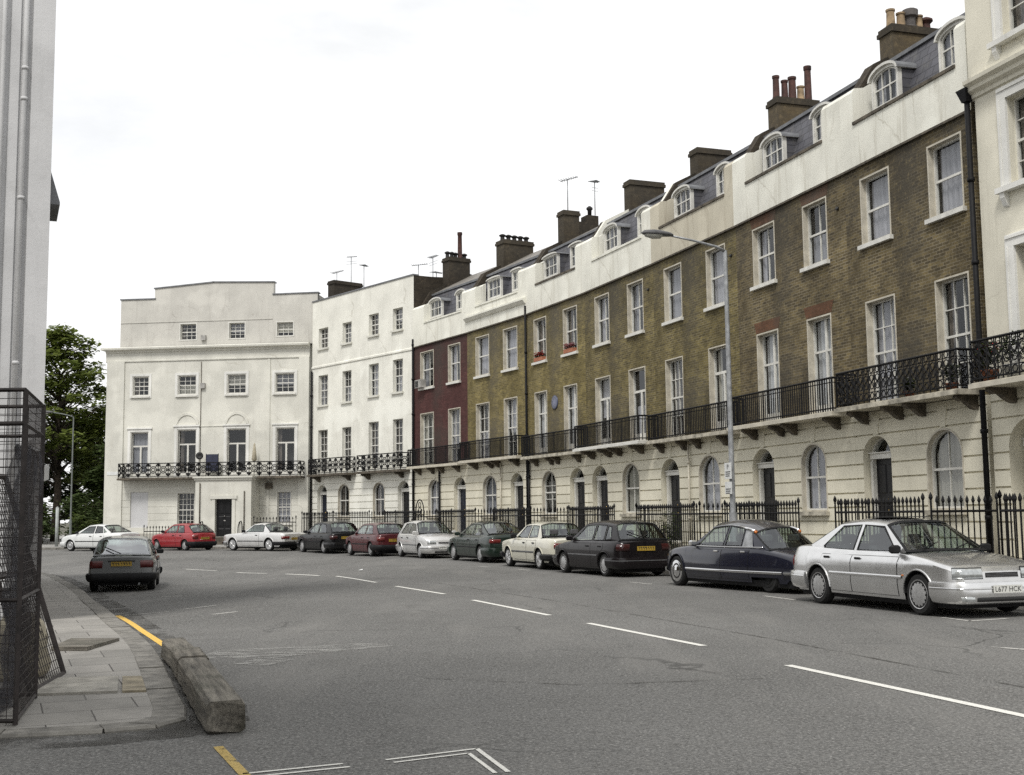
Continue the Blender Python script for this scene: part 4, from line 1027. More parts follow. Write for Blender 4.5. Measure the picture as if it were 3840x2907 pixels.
# ------------------------------------------------------------------ broad stucco building facing the camera
def arch_trim(t, h, w=.15, bottom=True):
    k = MB(); y0, y1 = -.035, -.0135
    k.box(h.x0-w, y0, h.z0-(.14 if bottom else 0), h.x0-.004, -.002, h.z1+w); k.box(h.x1+.004, y0, h.z0-(.14 if bottom else 0), h.x1+w, -.002, h.z1+w); k.box(h.x0-.003, y0, h.z1+.004, h.x1+.003, -.002, h.z1+w)
    if not bottom: k.box(h.x0-w-.06, y0-.06, h.z1+w+.002, h.x1+w+.06, -.002, h.z1+w+.09)
    obj('architrave', k, M['architrave'], t)
def end_house():
    A = (-25.207,73.276); W = 13.33
    ang = atan2(71.691-73.276, -11.972+25.207)
    t = empty('corner_house', (A[0],A[1],0), ang, 'broad off white stucco house with stepped attic, long balcony and projecting porch', 'house')
    x0, x1 = .45, 13.15
    win2 = [(2.05,3.12),(4.92,6.12),(8.02,9.25),(11.02,12.25)]
    win1 = [(2.0,3.16),(4.95,6.18),(8.05,9.30),(11.1,12.3)]
    h2 = [Hole(a,b,9.08,10.30,0,.16) for a,b in win2]; h1 = [Hole(a,b,4.12,7.0 if i else 6.9,0,.22) for i,(a,b) in enumerate(win1)]
    hg = [Hole(5.02,6.14,1.1,3.2,0,.16), Hole(11.2,12.1,1.3,3.2,0,.16)]
    ha = [Hole(4.93,6.05,12.43,13.52,0,.14), Hole(8.02,9.12,12.43,13.5,0,.14), Hole(11.02,12.15,12.5,13.45,0,.14)]
    hb = Hole(2.08,3.2,1.12,3.25,0,.07)
    mb = MB()
    slice_wall(mb, x0, x1, 0, 4.0, hg+[hb], grooves=[.75+.40*k for k in range(8)], gd=.015, gh=.02)
    slice_wall(mb, x0, x1, 4.0, 11.2, h2+h1)
    for h in h2+h1+hg+[hb]: reveal(mb, h)
    mb.face([(2.08,.07,1.12),(3.2,.07,1.12),(3.2,.07,3.25),(2.08,.07,3.25)], 3)
    D = 9.
    mb.face([(x0,0,0),(x0,D,0),(x0,D,12),(x0,0,12)]); mb.face([(x1,D,0),(x1,0,0),(x1,0,12),(x1,D,12)]); mb.face([(x1,D,0),(x0,D,0),(x0,D,12),(x1,D,12)])
    for (a, b) in ((x0,1.55),(12.55,x1)): mb.box(a-.02, -.08, .0, b, -.003, 11.2)        # end pilasters
    mb.box(x0, -.10, 0, x1, -.004, .75, 2)
    # blind arches over the two middle first floor windows
    for c in (5.565, 8.675):
        q = Hole(c-.62, c+.62, 7.2, 7.85, .62, .05)
        ring(mb, Hole(c-.75,c+.75,7.19,7.99,.76,.05), 0, .14, -.05, .0)
    mb.box(4.7, -.035, 7.14, 9.5, -.003, 7.20)
    mb.box(1.62, -.03, 7.4, 3.5, -.003, 10.9) if False else None
    obj('stucco_wall', mb, [M['offwhite'], M['architrave'], M['base_dirt'], M['shade_white']], t)
    c = MB(); prof = [(-.002,11.18),(-.06,11.20),(-.06,11.28),(-.03,11.30),(-.03,11.72),(-.1,11.76),(-.12,11.84),(-.34,11.92),(-.36,12.02),(-.3,12.06),(-.002,12.12)]
    prism_x(c, prof, x0-.12, x1+.02); c.box(.1, -.34, 11.92, x0-.121, 1.2, 12.05); c.box(-.02, -.30, 11.2, .1, 1., 11.9) if False else None
    obj('cornice', c, M['offwhite'], t)
    a = MB(); yb = .12
    slice_wall(a, 1.15, 13.6, 12.05, 13.6, ha, yb)
    for h in ha: h.depth = .28; reveal(a, h, yb)
    top = [(1.15,13.6),(13.6,13.6),(13.6,15.12),(10.85,15.10),(10.85,15.86),(7.05,15.98),(3.32,15.70),(3.32,15.06),(1.15,15.06)]
    a.poly_prism(top, lambda p: (p[0],yb,p[1]), lambda p: (p[0],yb+.35,p[1]))
    a.face([(1.15,yb,12),(1.15,8,12),(1.15,8,15.0),(1.15,yb,15.06)]); a.face([(13.6,8,12),(13.6,yb,12),(13.6,yb,15.06),(13.6,8,15.06)]); a.face([(1.15,8,12),(13.6,8,12),(13.6,8,15),(1.15,8,15)]); a.face([(1.15,yb+.3,14.6),(13.6,yb+.3,14.6),(13.6,8,14.6),(1.15,8,14.6)])
    a.box(1.16, yb-.03, 13.60, 10.8, yb-.002, 13.66)
    obj('attic_wall', a, M['grey_stucco'], t)
    cp = MB(); P = top[2:]
    for p, q in zip(P, P[1:]):
        if abs(p[0]-q[0]) > .1:
            cp.loft([[(p[0]+.06,yb-.06,p[1]+.002),(p[0]+.06,yb+.42,p[1]+.002),(p[0]+.06,yb+.42,p[1]+.07),(p[0]+.06,yb-.06,p[1]+.07)],[(q[0]-.06,yb-.06,q[1]+.002),(q[0]-.06,yb+.42,q[1]+.002),(q[0]-.06,yb+.42,q[1]+.07),(q[0]-.06,yb-.06,q[1]+.07)]], 0, True, False, True)
    obj('coping', cp, M['lead'], t)
    # windows
    for i, h in enumerate(h2): window(t, h, 'sash', 'whitepaint', True, ['brown','half','tophalf','split'][i], (3,4), proud=.0, line_w=.05); arch_trim(t, h)
    for i, h in enumerate(h1): window(t, h, 'french', 'whitepaint', False, ['split','brown','dim','brown'][i], (0,0), proud=.0, line_w=.05); arch_trim(t, h, .16, False)
    window(t, hg[0], 'sash', 'whitepaint', True, 'dim', (4,6), proud=.03); window(t, hg[1], 'sash', 'whitepaint', True, 'net', (3,5), proud=.03)
    for i, h in enumerate(ha):
        h2_ = Hole(h.x0,h.x1,h.z0,h.z1,0,.20); w = window(t, h2_, 'sash', 'whitepaint', False, ['brown','tophalf','blind'][i], (3,4), line_w=.06, proud=.02)
        w.location = (0, yb, 0)
    balcony(t, 1.6, 12.95, z=3.95, dep=.85, style='cross', rail_h=.98, slabm='stone_dark')
    # porch
    p = MB(); px0, px1, py = 6.75, 10.15, -1.5
    dh = Hole(7.98,9.0,.55,2.75,0,.25)
    q = MB(); slice_wall(q, px0, px1, 0, 3.98, [dh], py)
    dh.depth = py+.3; reveal(q, dh, py)
    q.face([(px0,py,0),(px0,0,0),(px0,0,3.98),(px0,py,3.98)]); q.face([(px1,0,0),(px1,py,0),(px1,py,3.98),(px1,0,3.98)])
    q.box(px0-.12, py-.16, 3.98, px1+.12, -.01, 4.08); q.box(px0-.06, py-.08, 3.86, px1+.06, -.01, 3.979)
    q.box(dh.x0-.2, py-.05, .55, dh.x0-.003, py-.002, 2.75); q.box(dh.x1+.003, py-.05, .55, dh.x1+.2, py-.002, 2.75); q.box(dh.x0-.3, py-.09, 2.753, dh.x1+.3, py-.002, 2.95)
    q.box(px0-.06, py-.05, 0, dh.x0-.21, py-.003, .7); q.box(dh.x1+.21, py-.05, 0, px1+.06, py-.003, .7)
    po = obj('porch', q, M['offwhite'], t)
    d = panelled_door(t, dh.x0+.03, dh.x1-.03, .55, 2.72, py+.2, 'door_black', 'appliance')
    s = MB(); 
    for k in range(3): s.box(7.2-.25*k if False else 7.5, py-.35-.3*k, .1, 9.5, py-.06-.3*k if k == 0 else py-.352-.3*(k-1), .54-.14*k)
    obj('steps', s, M['stone_dark'], t)
    for x in (7.3, 9.65):
        r = MB(); r.tube([(x,py-.1,.5),(x,py-.1,1.25),(x,py-.25,1.45),(x,py-.55,1.4),(x,py-.75,1.1),(x,py-.8,.12)], .03, 6); r.tube([(x,py-.45,.3),(x,py-.45,1.42)], .02, 5); obj('handrail', r, M['iron'], t)
    for (x, z) in ((6.55,9.6),(6.5,12.55)):
        v = MB(); v.box(x-.14, -.16 if z < 12 else -.04, z-.14, x+.14, -.004 if z < 12 else .118, z+.18); obj('vent_box', v, M['appliance'], t)
    l = MB(); l.box(9.95, py-.02 if False else -.35, 2.9, 10.6, -.02, 3.25) if False else None
    al = MB(); al.box(10.55,-.22,3.35,10.95,-.005,3.7); obj('alarm_box', al, M['stone_dark'], t)
    
    for x, z in ((7.05,3.7),(9.75,3.2)): dp = MB(); dp.tube([(x,py-.06,.1),(x,py-.06,z)], .033, 6); obj('downpipe', dp, M['stone_dark'], t)
    cb = MB(); cb.tube([(6.42,-.025,4.3),(6.42,-.025,11.1)], .022, 6); obj('cable', cb, M['stone_dark'], t)
    sp = MB(); sp.box(10.58,-.05,.76,10.74,-.003,11.15); sp.box(3.70,-.05,4.05,3.74,-.003,11.15) if False else None; obj('pilaster', sp, M['offwhite'], t)
    np_ = MB(); np_.box(.6,-.10,4.3,1.35,-.081,4.5); obj('name_board', np_, M['signwhite'], t)
    railing(t, [((10.6,-2.3),(13.1,-2.3))], 'black spearhead railing between the porch and the inner corner of the row', step=.18, zt=1.7)
    railing(t, [((4.0,-2.3),(6.6,-2.3))], 'low black spearhead railing before the ground floor window of the broad house', step=.18, zt=1.25)
    return t
H[10] = end_house()
# ------------------------------------------------------------------ cars (local: x forward, y to the car's left, z up, origin between the wheels on the ground)
def curve(pts):
    """smooth monotone-ish curve through (x, y) points given in rising x"""
    xs = [p[0] for p in pts]; ys = [p[1] for p in pts]; n = len(xs)
    d = [(ys[i+1]-ys[i])/(xs[i+1]-xs[i]) for i in range(n-1)]
    m = [d[0]] + [0 if d[i-1]*d[i] <= 0 else 2*d[i-1]*d[i]/(d[i-1]+d[i]) for i in range(1, n-1)] + [d[-1]]
    def f(x):
        if x <= xs[0]: return ys[0]
        if x >= xs[-1]: return ys[-1]
        i = max(k for k in range(n) if xs[k] <= x); i = min(i, n-2)
        h = xs[i+1]-xs[i]; t = (x-xs[i])/h
        return (2*t**3-3*t*t+1)*ys[i]+(t**3-2*t*t+t)*h*m[i]+(-2*t**3+3*t*t)*ys[i+1]+(t**3-t*t)*h*m[i+1]
    return f
class Car: pass
def wheel(par, x, y, r, side, rimstyle, w=.19):
    root_w = MB(); s = side
    t = MB(); t.lathe([(r*.70,-w/2),(r*.90,-w/2),(r*.975,-w*.36),(r,-w*.2),(r,w*.2),(r*.975,w*.36),(r*.90,w/2),(r*.70,w/2)], 28, 0, True, 'y')
    wo = obj('wheel', t, M['tyre'], par, (x, y, r), sharp=45)
    k = MB(); f = s*w/2
    d = lambda v: f - s*v
    if rimstyle == 'disc':                       # moulded cover with a ring of slots
        k.lathe([(r*.715,d(.01)),(r*.70,d(-.008)),(r*.64,d(.004)),(r*.52,d(-.004)),(r*.40,d(-.010)),(r*.22,d(-.014)),(.001,d(-.015))], 28, 0, True, 'y')
        for q in range(14):
            a = 2*pi*q/14; c = (r*.585*cos(a), r*.585*sin(a)); e = r*.05
            u = (cos(a)*e*1.3, sin(a)*e*1.3); v = (-sin(a)*e*.8, cos(a)*e*.8)
            k.face([(c[0]+u[0]*sx+v[0]*sy, d(-.006), c[1]+u[1]*sx+v[1]*sy) for sx, sy in ((1,1),(-1,1),(-1,-1),(1,-1))], 1)
    elif rimstyle == 'spoke':
        k.lathe([(r*.715,d(.005)),(r*.64,d(.005)),(r*.58,d(.05)),(.001,d(.055))], 28, 2, True, 'y')
        for q in range(10):
            a = 2*pi*q/10; p0 = (r*.12*cos(a), d(.004), r*.12*sin(a)); p1 = (r*.61*cos(a), d(.008), r*.61*sin(a)); k.bar(p0, p1, .035)
        k.lathe([(r*.715,d(-.002)),(r*.60,d(.004)),(r*.60,d(.03)),(r*.715,d(.03))], 28, 0, True, 'y'); k.lathe([(r*.17,d(.03)),(r*.17,d(-.006)),(.001,d(-.010))], 14, 0, True, 'y')
    else:                                        # 'chrome' full dished trim, 'steel' plain
        k.lathe([(r*.715,d(.0)),(r*.66,d(-.012)),(r*.45,d(.006)),(r*.30,d(-.012)),(r*.15,d(-.022)),(.001,d(-.024))], 28, 0, True, 'y')
    obj('rim', k, [M['chrome'] if rimstyle == 'chrome' else M['tyre'] if rimstyle == 'dark' else M['alloy'], M['blacktrim'], M['tyre']], wo, sharp=50)
    return wo
def build_car(name, label, loc, heading, S):
    """S: dictionary of measurements and fittings"""
    L0, L1 = S['rear'], S['front']; Wd = S['W']/2; wb = S['wb']/2; r = S.get('r', .295); Ra = r+S.get('gap', .055)
    top = curve(S['top']); plan = curve(S['plan']) if 'plan' in S else curve([(L0,.80),(L0+.08,.90),(L0+.30,.965),(L0+.9,1.),(L1-1.0,1.),(L1-.35,.965),(L1-.10,.885),(L1,.78)])
    zb = S['belt']; zr = S['roof']
    gprof = curve(S.get('side', [(.12,.90),(.20,.945),(.34,.985),(.52,1.0),(.66,1.),(zb-.11,.985),(zb,.925),(zb+.3,.86)]))
    wid = lambda x: Wd*plan(x)
    ys = lambda x, z: wid(x)*gprof(z)
    sill = S.get('sill', .20)
    rk_f, rk_r = S.get('rake', (.10,.08))
    def rake(x, z):
        if x > L1-.5: return x - rk_f*max(0, z-.42)*((x-(L1-.5))/.5)**2
        if x < L0+.5: return x + rk_r*max(0, z-.42)*(((L0+.5)-x)/.5)**2
        return x
    t = empty(name, (loc[0],loc[1],gz(*loc)+.004), radians(heading), label, 'car', 'cars parked along the kerb' )
    if 'zs' in S: t.scale = (1., 1., S['zs'])
    P = M[S['paint']] if isinstance(S['paint'], str) else S['paint']
    def bottom(x):
        z = sill
        if x > L1-.25: z = sill+.04
        if x < L0+.25: z = sill+.08
        for xc, lim in ((wb, 9), (-wb, S.get('skirt', 9))):
            if abs(x-xc) < Ra: z = max(z, min(lim, r+sqrt(Ra*Ra-(x-xc)**2)))
        return z
    xs = set()
    n = int((L1-L0)/.10)
    for i in range(n+1): xs.add(round(L0+(L1-L0)*i/n, 4))
    for xc in (wb, -wb):
        xs = {x for x in xs if abs(x-xc) > Ra-.02}
        for k in range(13):
            xs.add(round(xc+Ra*cos(pi*k/12)*.9999, 4))
    for e in (.03,.07,.13,.2): xs.add(L0+e); xs.add(L1-e)
    A0, A1, C1, C0 = S['A0'], S['A1'], S['C1'], S['C0']
    xs.add(round(A0[0]-.02,4)); xs.add(round(C0[0]+.02,4))
    xs = sorted(xs); crown = S.get('crown', .035)
    fr = [0,.10,.24,.40,.56,.72,.86,1.]
    mb = MB(); rows = []
    def ringpts(x):
        z0 = bottom(x); zt = top(x)-.045; out = []
        for q in fr:
            z = z0+(zt-z0)*q; out.append((rake(x,z), ys(x,z), z))
        yt = ys(x, zt); z1 = top(x)
        out += [(rake(x,z1), yt-.018, z1-.020), (rake(x,z1), yt-.055, z1-.004), (rake(x,z1), yt*.80, z1+crown*.35), (rake(x,z1), yt*.5, z1+crown*.8), (rake(x,z1), yt*.22, z1+crown), (rake(x,z1), 0, z1+crown)]
        return out
    full = []
    for x in xs:
        R = ringpts(x); full.append(R + [(p[0],-p[1],p[2]) for p in R[-2::-1]])
    ids = [[mb.add(p) for p in rg] for rg in full]; nr = len(full[0]); lo = 10
    for i in range(len(xs)-1):
        xm = (xs[i]+xs[i+1])/2
        for k in range(nr-1):
            if C0[0]-.001 < xm < A0[0]+.001 and lo-1 <= k < nr-lo: continue
            mb.idx((ids[i][k], ids[i+1][k], ids[i+1][k+1], ids[i][k+1]), 0, True)
    mb.idx(ids[0], 0); mb.idx(ids[-1][::-1], 0)
    # arch lips
    for xc in (wb, -wb):
        if xc < 0 and S.get('skirt'): continue
        for sy in (1,-1):
            a = [(xc+Ra*cos(pi*k/14), sy, r+Ra*sin(pi*k/14)) for k in range(15)]
            pts = [(p[0], sy*(ys(p[0], p[2])+.006), p[2]) for p in a if p[2] > sill]
            mb.tube(pts, .014, 5)
    # cabin skin
    yb = lambda x: ys(x, zb)-.012
    ry = S.get('roofw', .58)
    roofz = curve(sorted([(C1[0],C1[1]),(A1[0],A1[1])] + S.get('roofmid', [((A1[0]+C1[0])/2, zr)])))
    def yc(x, z):
        u = max(0., min(1.06, (z-zb+.02)/(zr-eg-zb))); a = yb(max(C0[0], min(A0[0], x)))
        rw = ry*(1-S.get('rtaper', .0)*max(0,(A1[0]-x))/max(.1,(A1[0]-C1[0])))
        return a+(rw-a)*(u*.85+.15*u*u)
    eg = S.get('edge', .05); dm = S.get('dome', .018); dp = S.get('domep', 4.5)
    ze = lambda x: roofz(x)-eg
    nro = 12; rx = [C1[0]+(A1[0]-C1[0])*k/nro for k in range(nro+1)]
    outer = [(A0[0],A0[1])] + [(x, ze(x)) for x in reversed(rx)] + [(C0[0],C0[1])] + [(C0[0]+(A0[0]-C0[0])*k/12., zb-.045 if 0 < k < 12 else (C0[1] if k == 0 else A0[1])) for k in range(1, 12)]
    for sy in (1,-1):
        mb.holed(outer, [list(w) for w in S['win']], lambda p: (p[0], sy*yc(p[0],p[1]), p[1]))
    bulf = lambda z: S.get('bulge', .13)*(1-.3*max(0,min(1,(z-A0[1])/(A1[1]-A0[1]))))
    bulr = lambda z: S.get('bulger', .10)*(1-.3*max(0,min(1,(z-C0[1])/(C1[1]-C0[1]+.001))))
    cf = [-1,-.96,-.85,-.65,-.4,-.15,.15,.4,.65,.85,.96,1]
    rr = []
    for k, x in enumerate(rx):
        row = []
        for c in cf:
            y = yc(x, ze(x))*c; z = ze(x) + (eg+dm)*(1-abs(c)**dp)
            bx = bulf(9)*(1-c*c)*max(0, 1-(A1[0]-x)/.35) - bulr(9)*(1-c*c)*max(0, 1-(x-C1[0])/.35)
            row.append((x+bx, y, z))
        rr.append(row)
    roofm = 1 if S.get('rooftop') else 0
    mb.loft(rr, roofm, False, True)
    body = obj('body', mb, [P, M[S['rooftop']] if S.get('rooftop') else P], t, welded=True, sharp=S.get('sharp', 32))
    def screen(nm, B, T, bul, sgn):
        g = MB(); f = MB(); rows = []; nv = 6
        for i in range(nv+1):
            u = i/nv; x = B[0]+(T[0]-B[0])*u; z = B[1]+(T[1]-eg-B[1])*u
            rows.append([(x+sgn*bul(z)*(1-c*c)+sgn*.0, yc(x,z)*c*.995, z+(eg*u*(1-abs(c)**dp)+dm*(1-abs(c)**dp)*u)+.018*(1-c*c)*(1 if i==0 else 0)) for c in cf])
        g.loft(rows, 0, False, True)
        o = obj(nm, g, M[S.get('rear_glass','carglass') if sgn < 0 else 'carglass'], t)
        ins = .07
        def pt(c, u):
            x = B[0]+(T[0]-B[0])*u; z = B[1]+(T[1]-eg-B[1])*u
            return Vector((x+sgn*bul(z)*(1-c*c)+sgn*.008, yc(x,z)*c*.995, z+(eg+dm)*u*(1-abs(c)**dp)+.018*(1-c*c)*(1-u)+.004))
        cs = [-1+2*k/24 for k in range(25)]
        for (ua, ub) in ((0,.07),(.93,1)):
            f.loft([[pt(c,ua) for c in cs],[pt(c,ub) for c in cs]], 0, False, True)
        for sy in (1,-1):
            f.loft([[pt(sy*1.0,k/8) for k in range(9)],[pt(sy*.945,k/8) for k in range(9)]], 0, False, True)
        obj('seal', f, M[S.get('seal','blacktrim')], o)
        return o
    ws = screen('windscreen', A0, A1, bulf, 1); rs = screen('rear_window', C0, C1, bulr, -1)
    if S.get('rear_wiper'):
        w = MB(); u = [(C0[0]+(C1[0]-C0[0])*q, C0[1]+(C1[1]-C0[1])*q) for q in (.05,.55)]
        w.tube([(u[0][0]-.13,0.02,u[0][1]+.03),(u[1][0]-.13,.42,u[1][1]-.02)], .013, 5); obj('wiper', w, M['blacktrim'], rs)
    for sy in (1,-1):
        for wn in S['win']:
            g = MB(); g.face([(p[0], sy*(yc(p[0],p[1])-.006), p[1]) for p in wn]); o = obj('side_window', g, M['carglass'], t)
            f = MB(); c = (sum(p[0] for p in wn)/len(wn), sum(p[1] for p in wn)/len(wn)); nn = len(wn)
            for i in range(nn):
                p, q = wn[i], wn[(i+1)%nn]
                def o2(a, k): 
                    dx, dz = a[0]-c[0], a[1]-c[1]; l = hypot(dx,dz); return (a[0]+dx/l*k, a[1]+dz/l*k)
                def m3(a): return (a[0], sy*(yc(a[0],a[1])+.004), a[1])
                f.face([m3(o2(p,-.022)), m3(o2(q,-.022)), m3(o2(q,.012)), m3(o2(p,.012))])
            obj('window_trim', f, M[S.get('wtrim','blacktrim')], o)
    # interior
    it = MB(); x0, x1 = C0[0]+.12, A0[0]-.02; iy = Wd*.80; i0 = min(iy, ys(x0,zb)*.86); i1 = min(iy, ys(x1,zb)*.88)
    it.face([(x0,-i0,.30),(x1,-i1,.30),(x1,i1,.30),(x0,i0,.30)])
    for sy in (1,-1): it.face([(x0,sy*i0,.30),(x1,sy*i1,.30),(x1,sy*i1*1.05,zb-.06),(x0,sy*i0*1.05,zb-.06)])
    it.face([(x1,-i1,.30),(x1,i1,.30),(x1,i1*1.05,zb-.05),(x1,-i1*1.05,zb-.05)]); it.face([(x0,-i0,.30),(x0,i0,.30),(x0,i0*1.05,zb-.05),(x0,-i0*1.05,zb-.05)])
    it.box(A0[0]-.42, -iy, zb-.18, A0[0]-.0, iy, zb-.015); it.box(C0[0]+.04, -i0*.97, zb-.12, C0[0]+.40, i0*.97, zb-.07)
    obj('cabin_lining', it, M['cabin'], t)
    for (sx, sy, w) in ((A0[0]-1.15,.37,.46),(A0[0]-1.15,-.37,.46),(A0[0]-2.02,0,1.15)):
        if sx < C0[0]+.15: sx = C0[0]+.25
        s = MB(); s.cbox(sx-.05, sy-w/2, .40, sx+.45, sy+w/2, .58, .05)
        s.loft([[(sx-.02+o, sy-w/2+c, z) for (o, c, z) in ((0,.03,.5),(.12,.03,.5))] + [(sx-.02+o, sy+w/2-.03, z) for (o, z) in ((.12,.5),(0,.5))], [(sx-.18+o, yv, zb+.10) for (o, yv) in ((0,sy-w/2+.06),(.08,sy-w/2+.06),(.08,sy+w/2-.06),(0,sy+w/2-.06))]], 0, True, False, True)
        for hy in ((sy,) if w < 1 else (-.33,.33)): s.cbox(sx-.22, hy-.13, zb+.11, sx-.12, hy+.13, zb+.27, .03)
        obj('seat', s, M['seat'], t)
    sw = MB(); cx = A0[0]-.52; sw.tube([(cx-.06*cos(a*pi/8), -.37+.18*sin(a*pi/8), zb-.03+.17*cos(a*pi/8)) for a in range(17)], .014, 6); obj('steering_wheel', sw, M['cabin'], t)
    # underside and wheel housings
    ub = MB(); ub.loft([[(x,-wid(x)*.82,sill-.08),(x,wid(x)*.82,sill-.08),(x,wid(x)*.88,sill+.05),(x,-wid(x)*.88,sill+.05)] for x in [L0+.2+(L1-L0-.4)*i/12 for i in range(13)]], 0, True, False, True)
    for xc in (wb,-wb):
        for sy in (1,-1):
            a = [(xc+(Ra+.004)*cos(pi*k/12), r+(Ra+.004)*sin(pi*k/12)) for k in range(13)]
            if xc < 0 and S.get('skirt'): continue
            ub.loft([[(p[0], sy*(ys(xc,.5)-.012), p[1]) for p in a], [(p[0], sy*(Wd-.34), p[1]) for p in a]], 0, False, True)
            ub.face([(p[0], sy*(Wd-.34), p[1]) for p in a])
    obj('underbody', ub, M['cabin'], t)
    for xc in (wb,-wb):
        for sy in (1,-1): wheel(t, xc, sy*(Wd-(S.get('track_r',S.get('track',.115)) if xc < 0 else S.get('track',.115))), r, sy, S.get('rim_r', S.get('rim','disc')) if xc < 0 else S.get('rim','disc'))
    # doors: a panel a few millimetres proud inside a dark shut line
    for sy in (1,-1):
        for (da, db, cut) in S.get('doors', []):
            mbd = MB(); z0, z1 = sill+.05, zb-.055; nx, nz = 12, 9
            for (e, off, mi) in ((.008,.0035,1),(0,.0065,0)):
                rows = []
                for j in range(nz+1):
                    z = z0-e+(z1-z0+2*e)*j/nz; row = []
                    lo_, hi_ = da-e, db+e
                    if cut:                                     # rear edge follows the wheel arch
                        dz = abs(z-r); ra = Ra+.045-e
                        if z < r: lo_ = max(lo_, -wb+ra)
                        elif dz < ra: lo_ = max(lo_, -wb+sqrt(ra*ra-dz*dz))
                    for i in range(nx+1):
                        x = lo_+(hi_-lo_)*i/nx; row.append((x, sy*(ys(x,z)+off), z))
                    rows.append(row)
                mbd.loft(rows, mi, False, True)
            d = obj('door', mbd, [P, M['ink']], t)
            hd = MB(); hx = da+.10; hz = S.get('handle', zb-.13); y = sy*(ys(hx,hz)+.008)
            hd.cbox(hx-.0, min(y,y+sy*.022), hz-.018, hx+.16, max(y,y+sy*.022), hz+.018, .006); obj('handle', hd, M[S.get('handlem','blacktrim')], d)
    if S.get('trim'):
        z, m, hgt = S['trim']
        for sy in (1,-1):
            for (a, b) in (S.get('trim_span') or (-wb+Ra+.02, wb-Ra-.02),) + (((wb+Ra+.02, L1-.32),(L0+.32,-wb-Ra-.02)) if S.get('trimlong') else ()):
                k = MB(); xx = [a+(b-a)*i/16 for i in range(17)]
                k.loft([[(x, sy*(ys(x,z+q)+o), z+q) for x in xx] for (q, o) in ((-hgt/2,.006),(-hgt/2+.01,.018),(hgt/2-.01,.018),(hgt/2,.006))], 0, False, True)
                obj('trim_strip', k, M[m] if m != 'paint' else P, t)
    # things wrapped round the two ends
    def path(end):
        """plan outline from the middle of an end towards the wheel: (x, y, distance)"""
        e = L1 if end > 0 else L0; pts = [(e, 0.), (e, wid(e)*.5), (e, wid(e))]
        for d in (.015,.03,.05,.07,.1,.13,.2,.27,.35,.45,.6,.8,1.0): pts.append((e-end*d, wid(e-end*d)))
        out = [(pts[0][0],pts[0][1],0.)]
        for p in pts[1:]: out.append((p[0],p[1],out[-1][2]+hypot(p[0]-out[-1][0],p[1]-out[-1][1])))
        return out
    paths = {1: path(1), -1: path(-1)}
    def at(end, s, z, off):
        p = paths[end]; a = abs(s); sg = 1 if s >= 0 else -1
        i = 0
        while i < len(p)-2 and p[i+1][2] < a: i += 1
        q0, q1 = p[i], p[i+1]; u = (a-q0[2])/max(1e-6, q1[2]-q0[2])
        x = q0[0]+(q1[0]-q0[0])*u; y = q0[1]+(q1[1]-q0[1])*u
        nx, ny = (q1[1]-q0[1]), -(q1[0]-q0[0]); l = hypot(nx,ny) or 1; nx, ny = nx/l, ny/l
        if nx*end < 0: nx, ny = -nx, -ny
        if abs(x-(L1 if end>0 else L0)) > .02 and ny < 0: nx, ny = -nx, -ny
        y *= gprof(z); xr = rake(x, z)
        return (xr+nx*off, sg*(y+ny*off), z)
    def wrap(nm, end, s0, s1, z0, z1, off, m, n=16, dome=0., par=None, m2=None):
        k = MB(); ss = [s0+(s1-s0)*i/n for i in range(n+1)]
        prof = [(z0, -.01), (z0+.004, off), ((z0+z1)/2, off+dome), (z1-.004, off), (z1, -.01)]
        k.loft([[at(end, s, z, o) for s in ss] for z, o in prof], 0, False, True)
        for s in (s0, s1): k.face([at(end, s, z, o) for z, o in prof])
        return obj(nm, k, m, par or t)
    for end, key in ((1,'bf'),(-1,'br')):
        if key in S:
            z0, z1, off, m, smax = S[key]; k = MB(); n = 44; ss = [-smax+2*smax*i/n for i in range(n+1)]
            h = z1-z0
            prof = [(z0,.004),(z0+.02,off*.6),(z0+h*.35,off),(z1-h*.22,off),(z1-.012,off*.75),(z1,.004)]
            k.loft([[at(end,s,z,o) for s in ss] for z, o in prof], 0, False, True)
            for s in (-smax, smax): k.face([at(end,s,z,o) for z, o in prof])
            b = obj('bumper', k, P if m == 'paint' else M[m], t, sharp=40)
            if S.get('bstripe') and m == 'paint':
                wrap('bumper_strip', end, -smax+.02, smax-.02, z1-h*.34, z1-h*.24, off+.004, M[S['bstripe']], 44, .004, b)
    for (s0, s1, z0, z1) in S.get('head', []):
        for sg in (1,-1):
            hl = wrap('headlight', 1, s0*sg, s1*sg, z0, z1, .006, M['lamp_clear'], 14, .010)
            wrap('headlight_rim', 1, s0*sg-.012*sg, s1*sg+.012*sg, z0-.010, z1+.012, .001, M['blacktrim'], 14, 0., hl)
            if S.get('indicator'): wrap('indicator', 1, s1*sg, (s1+.13)*sg, z0, z1, .0055, M[S['indicator']], 5, .006, hl)
    if S.get('grille'):
        sm, z0, z1 = S['grille']; gr = wrap('grille', 1, -sm, sm, z0, z1, .003, M['ink'], 12)
        for k in range(4): wrap('grille_bar', 1, -sm+.01, sm-.01, z0+(z1-z0)*(k+.5)/4-.007, z0+(z1-z0)*(k+.5)/4+.007, .012, M['greytrim'] if not S.get('chrome_grille') else M['chrome'], 12, 0, gr)
    for (s0, s1, z0, z1, m) in S.get('tail', []):
        for sg in (1,-1): wrap('tail_light', -1, s0*sg, s1*sg, z0, z1, .012, M[m], 10, .008)
    for (nm, end, s0, s1, z0, z1, off, m) in S.get('extra', []): wrap(nm, end, s0, s1, z0, z1, off, P if m == 'paint' else M[m], 20)
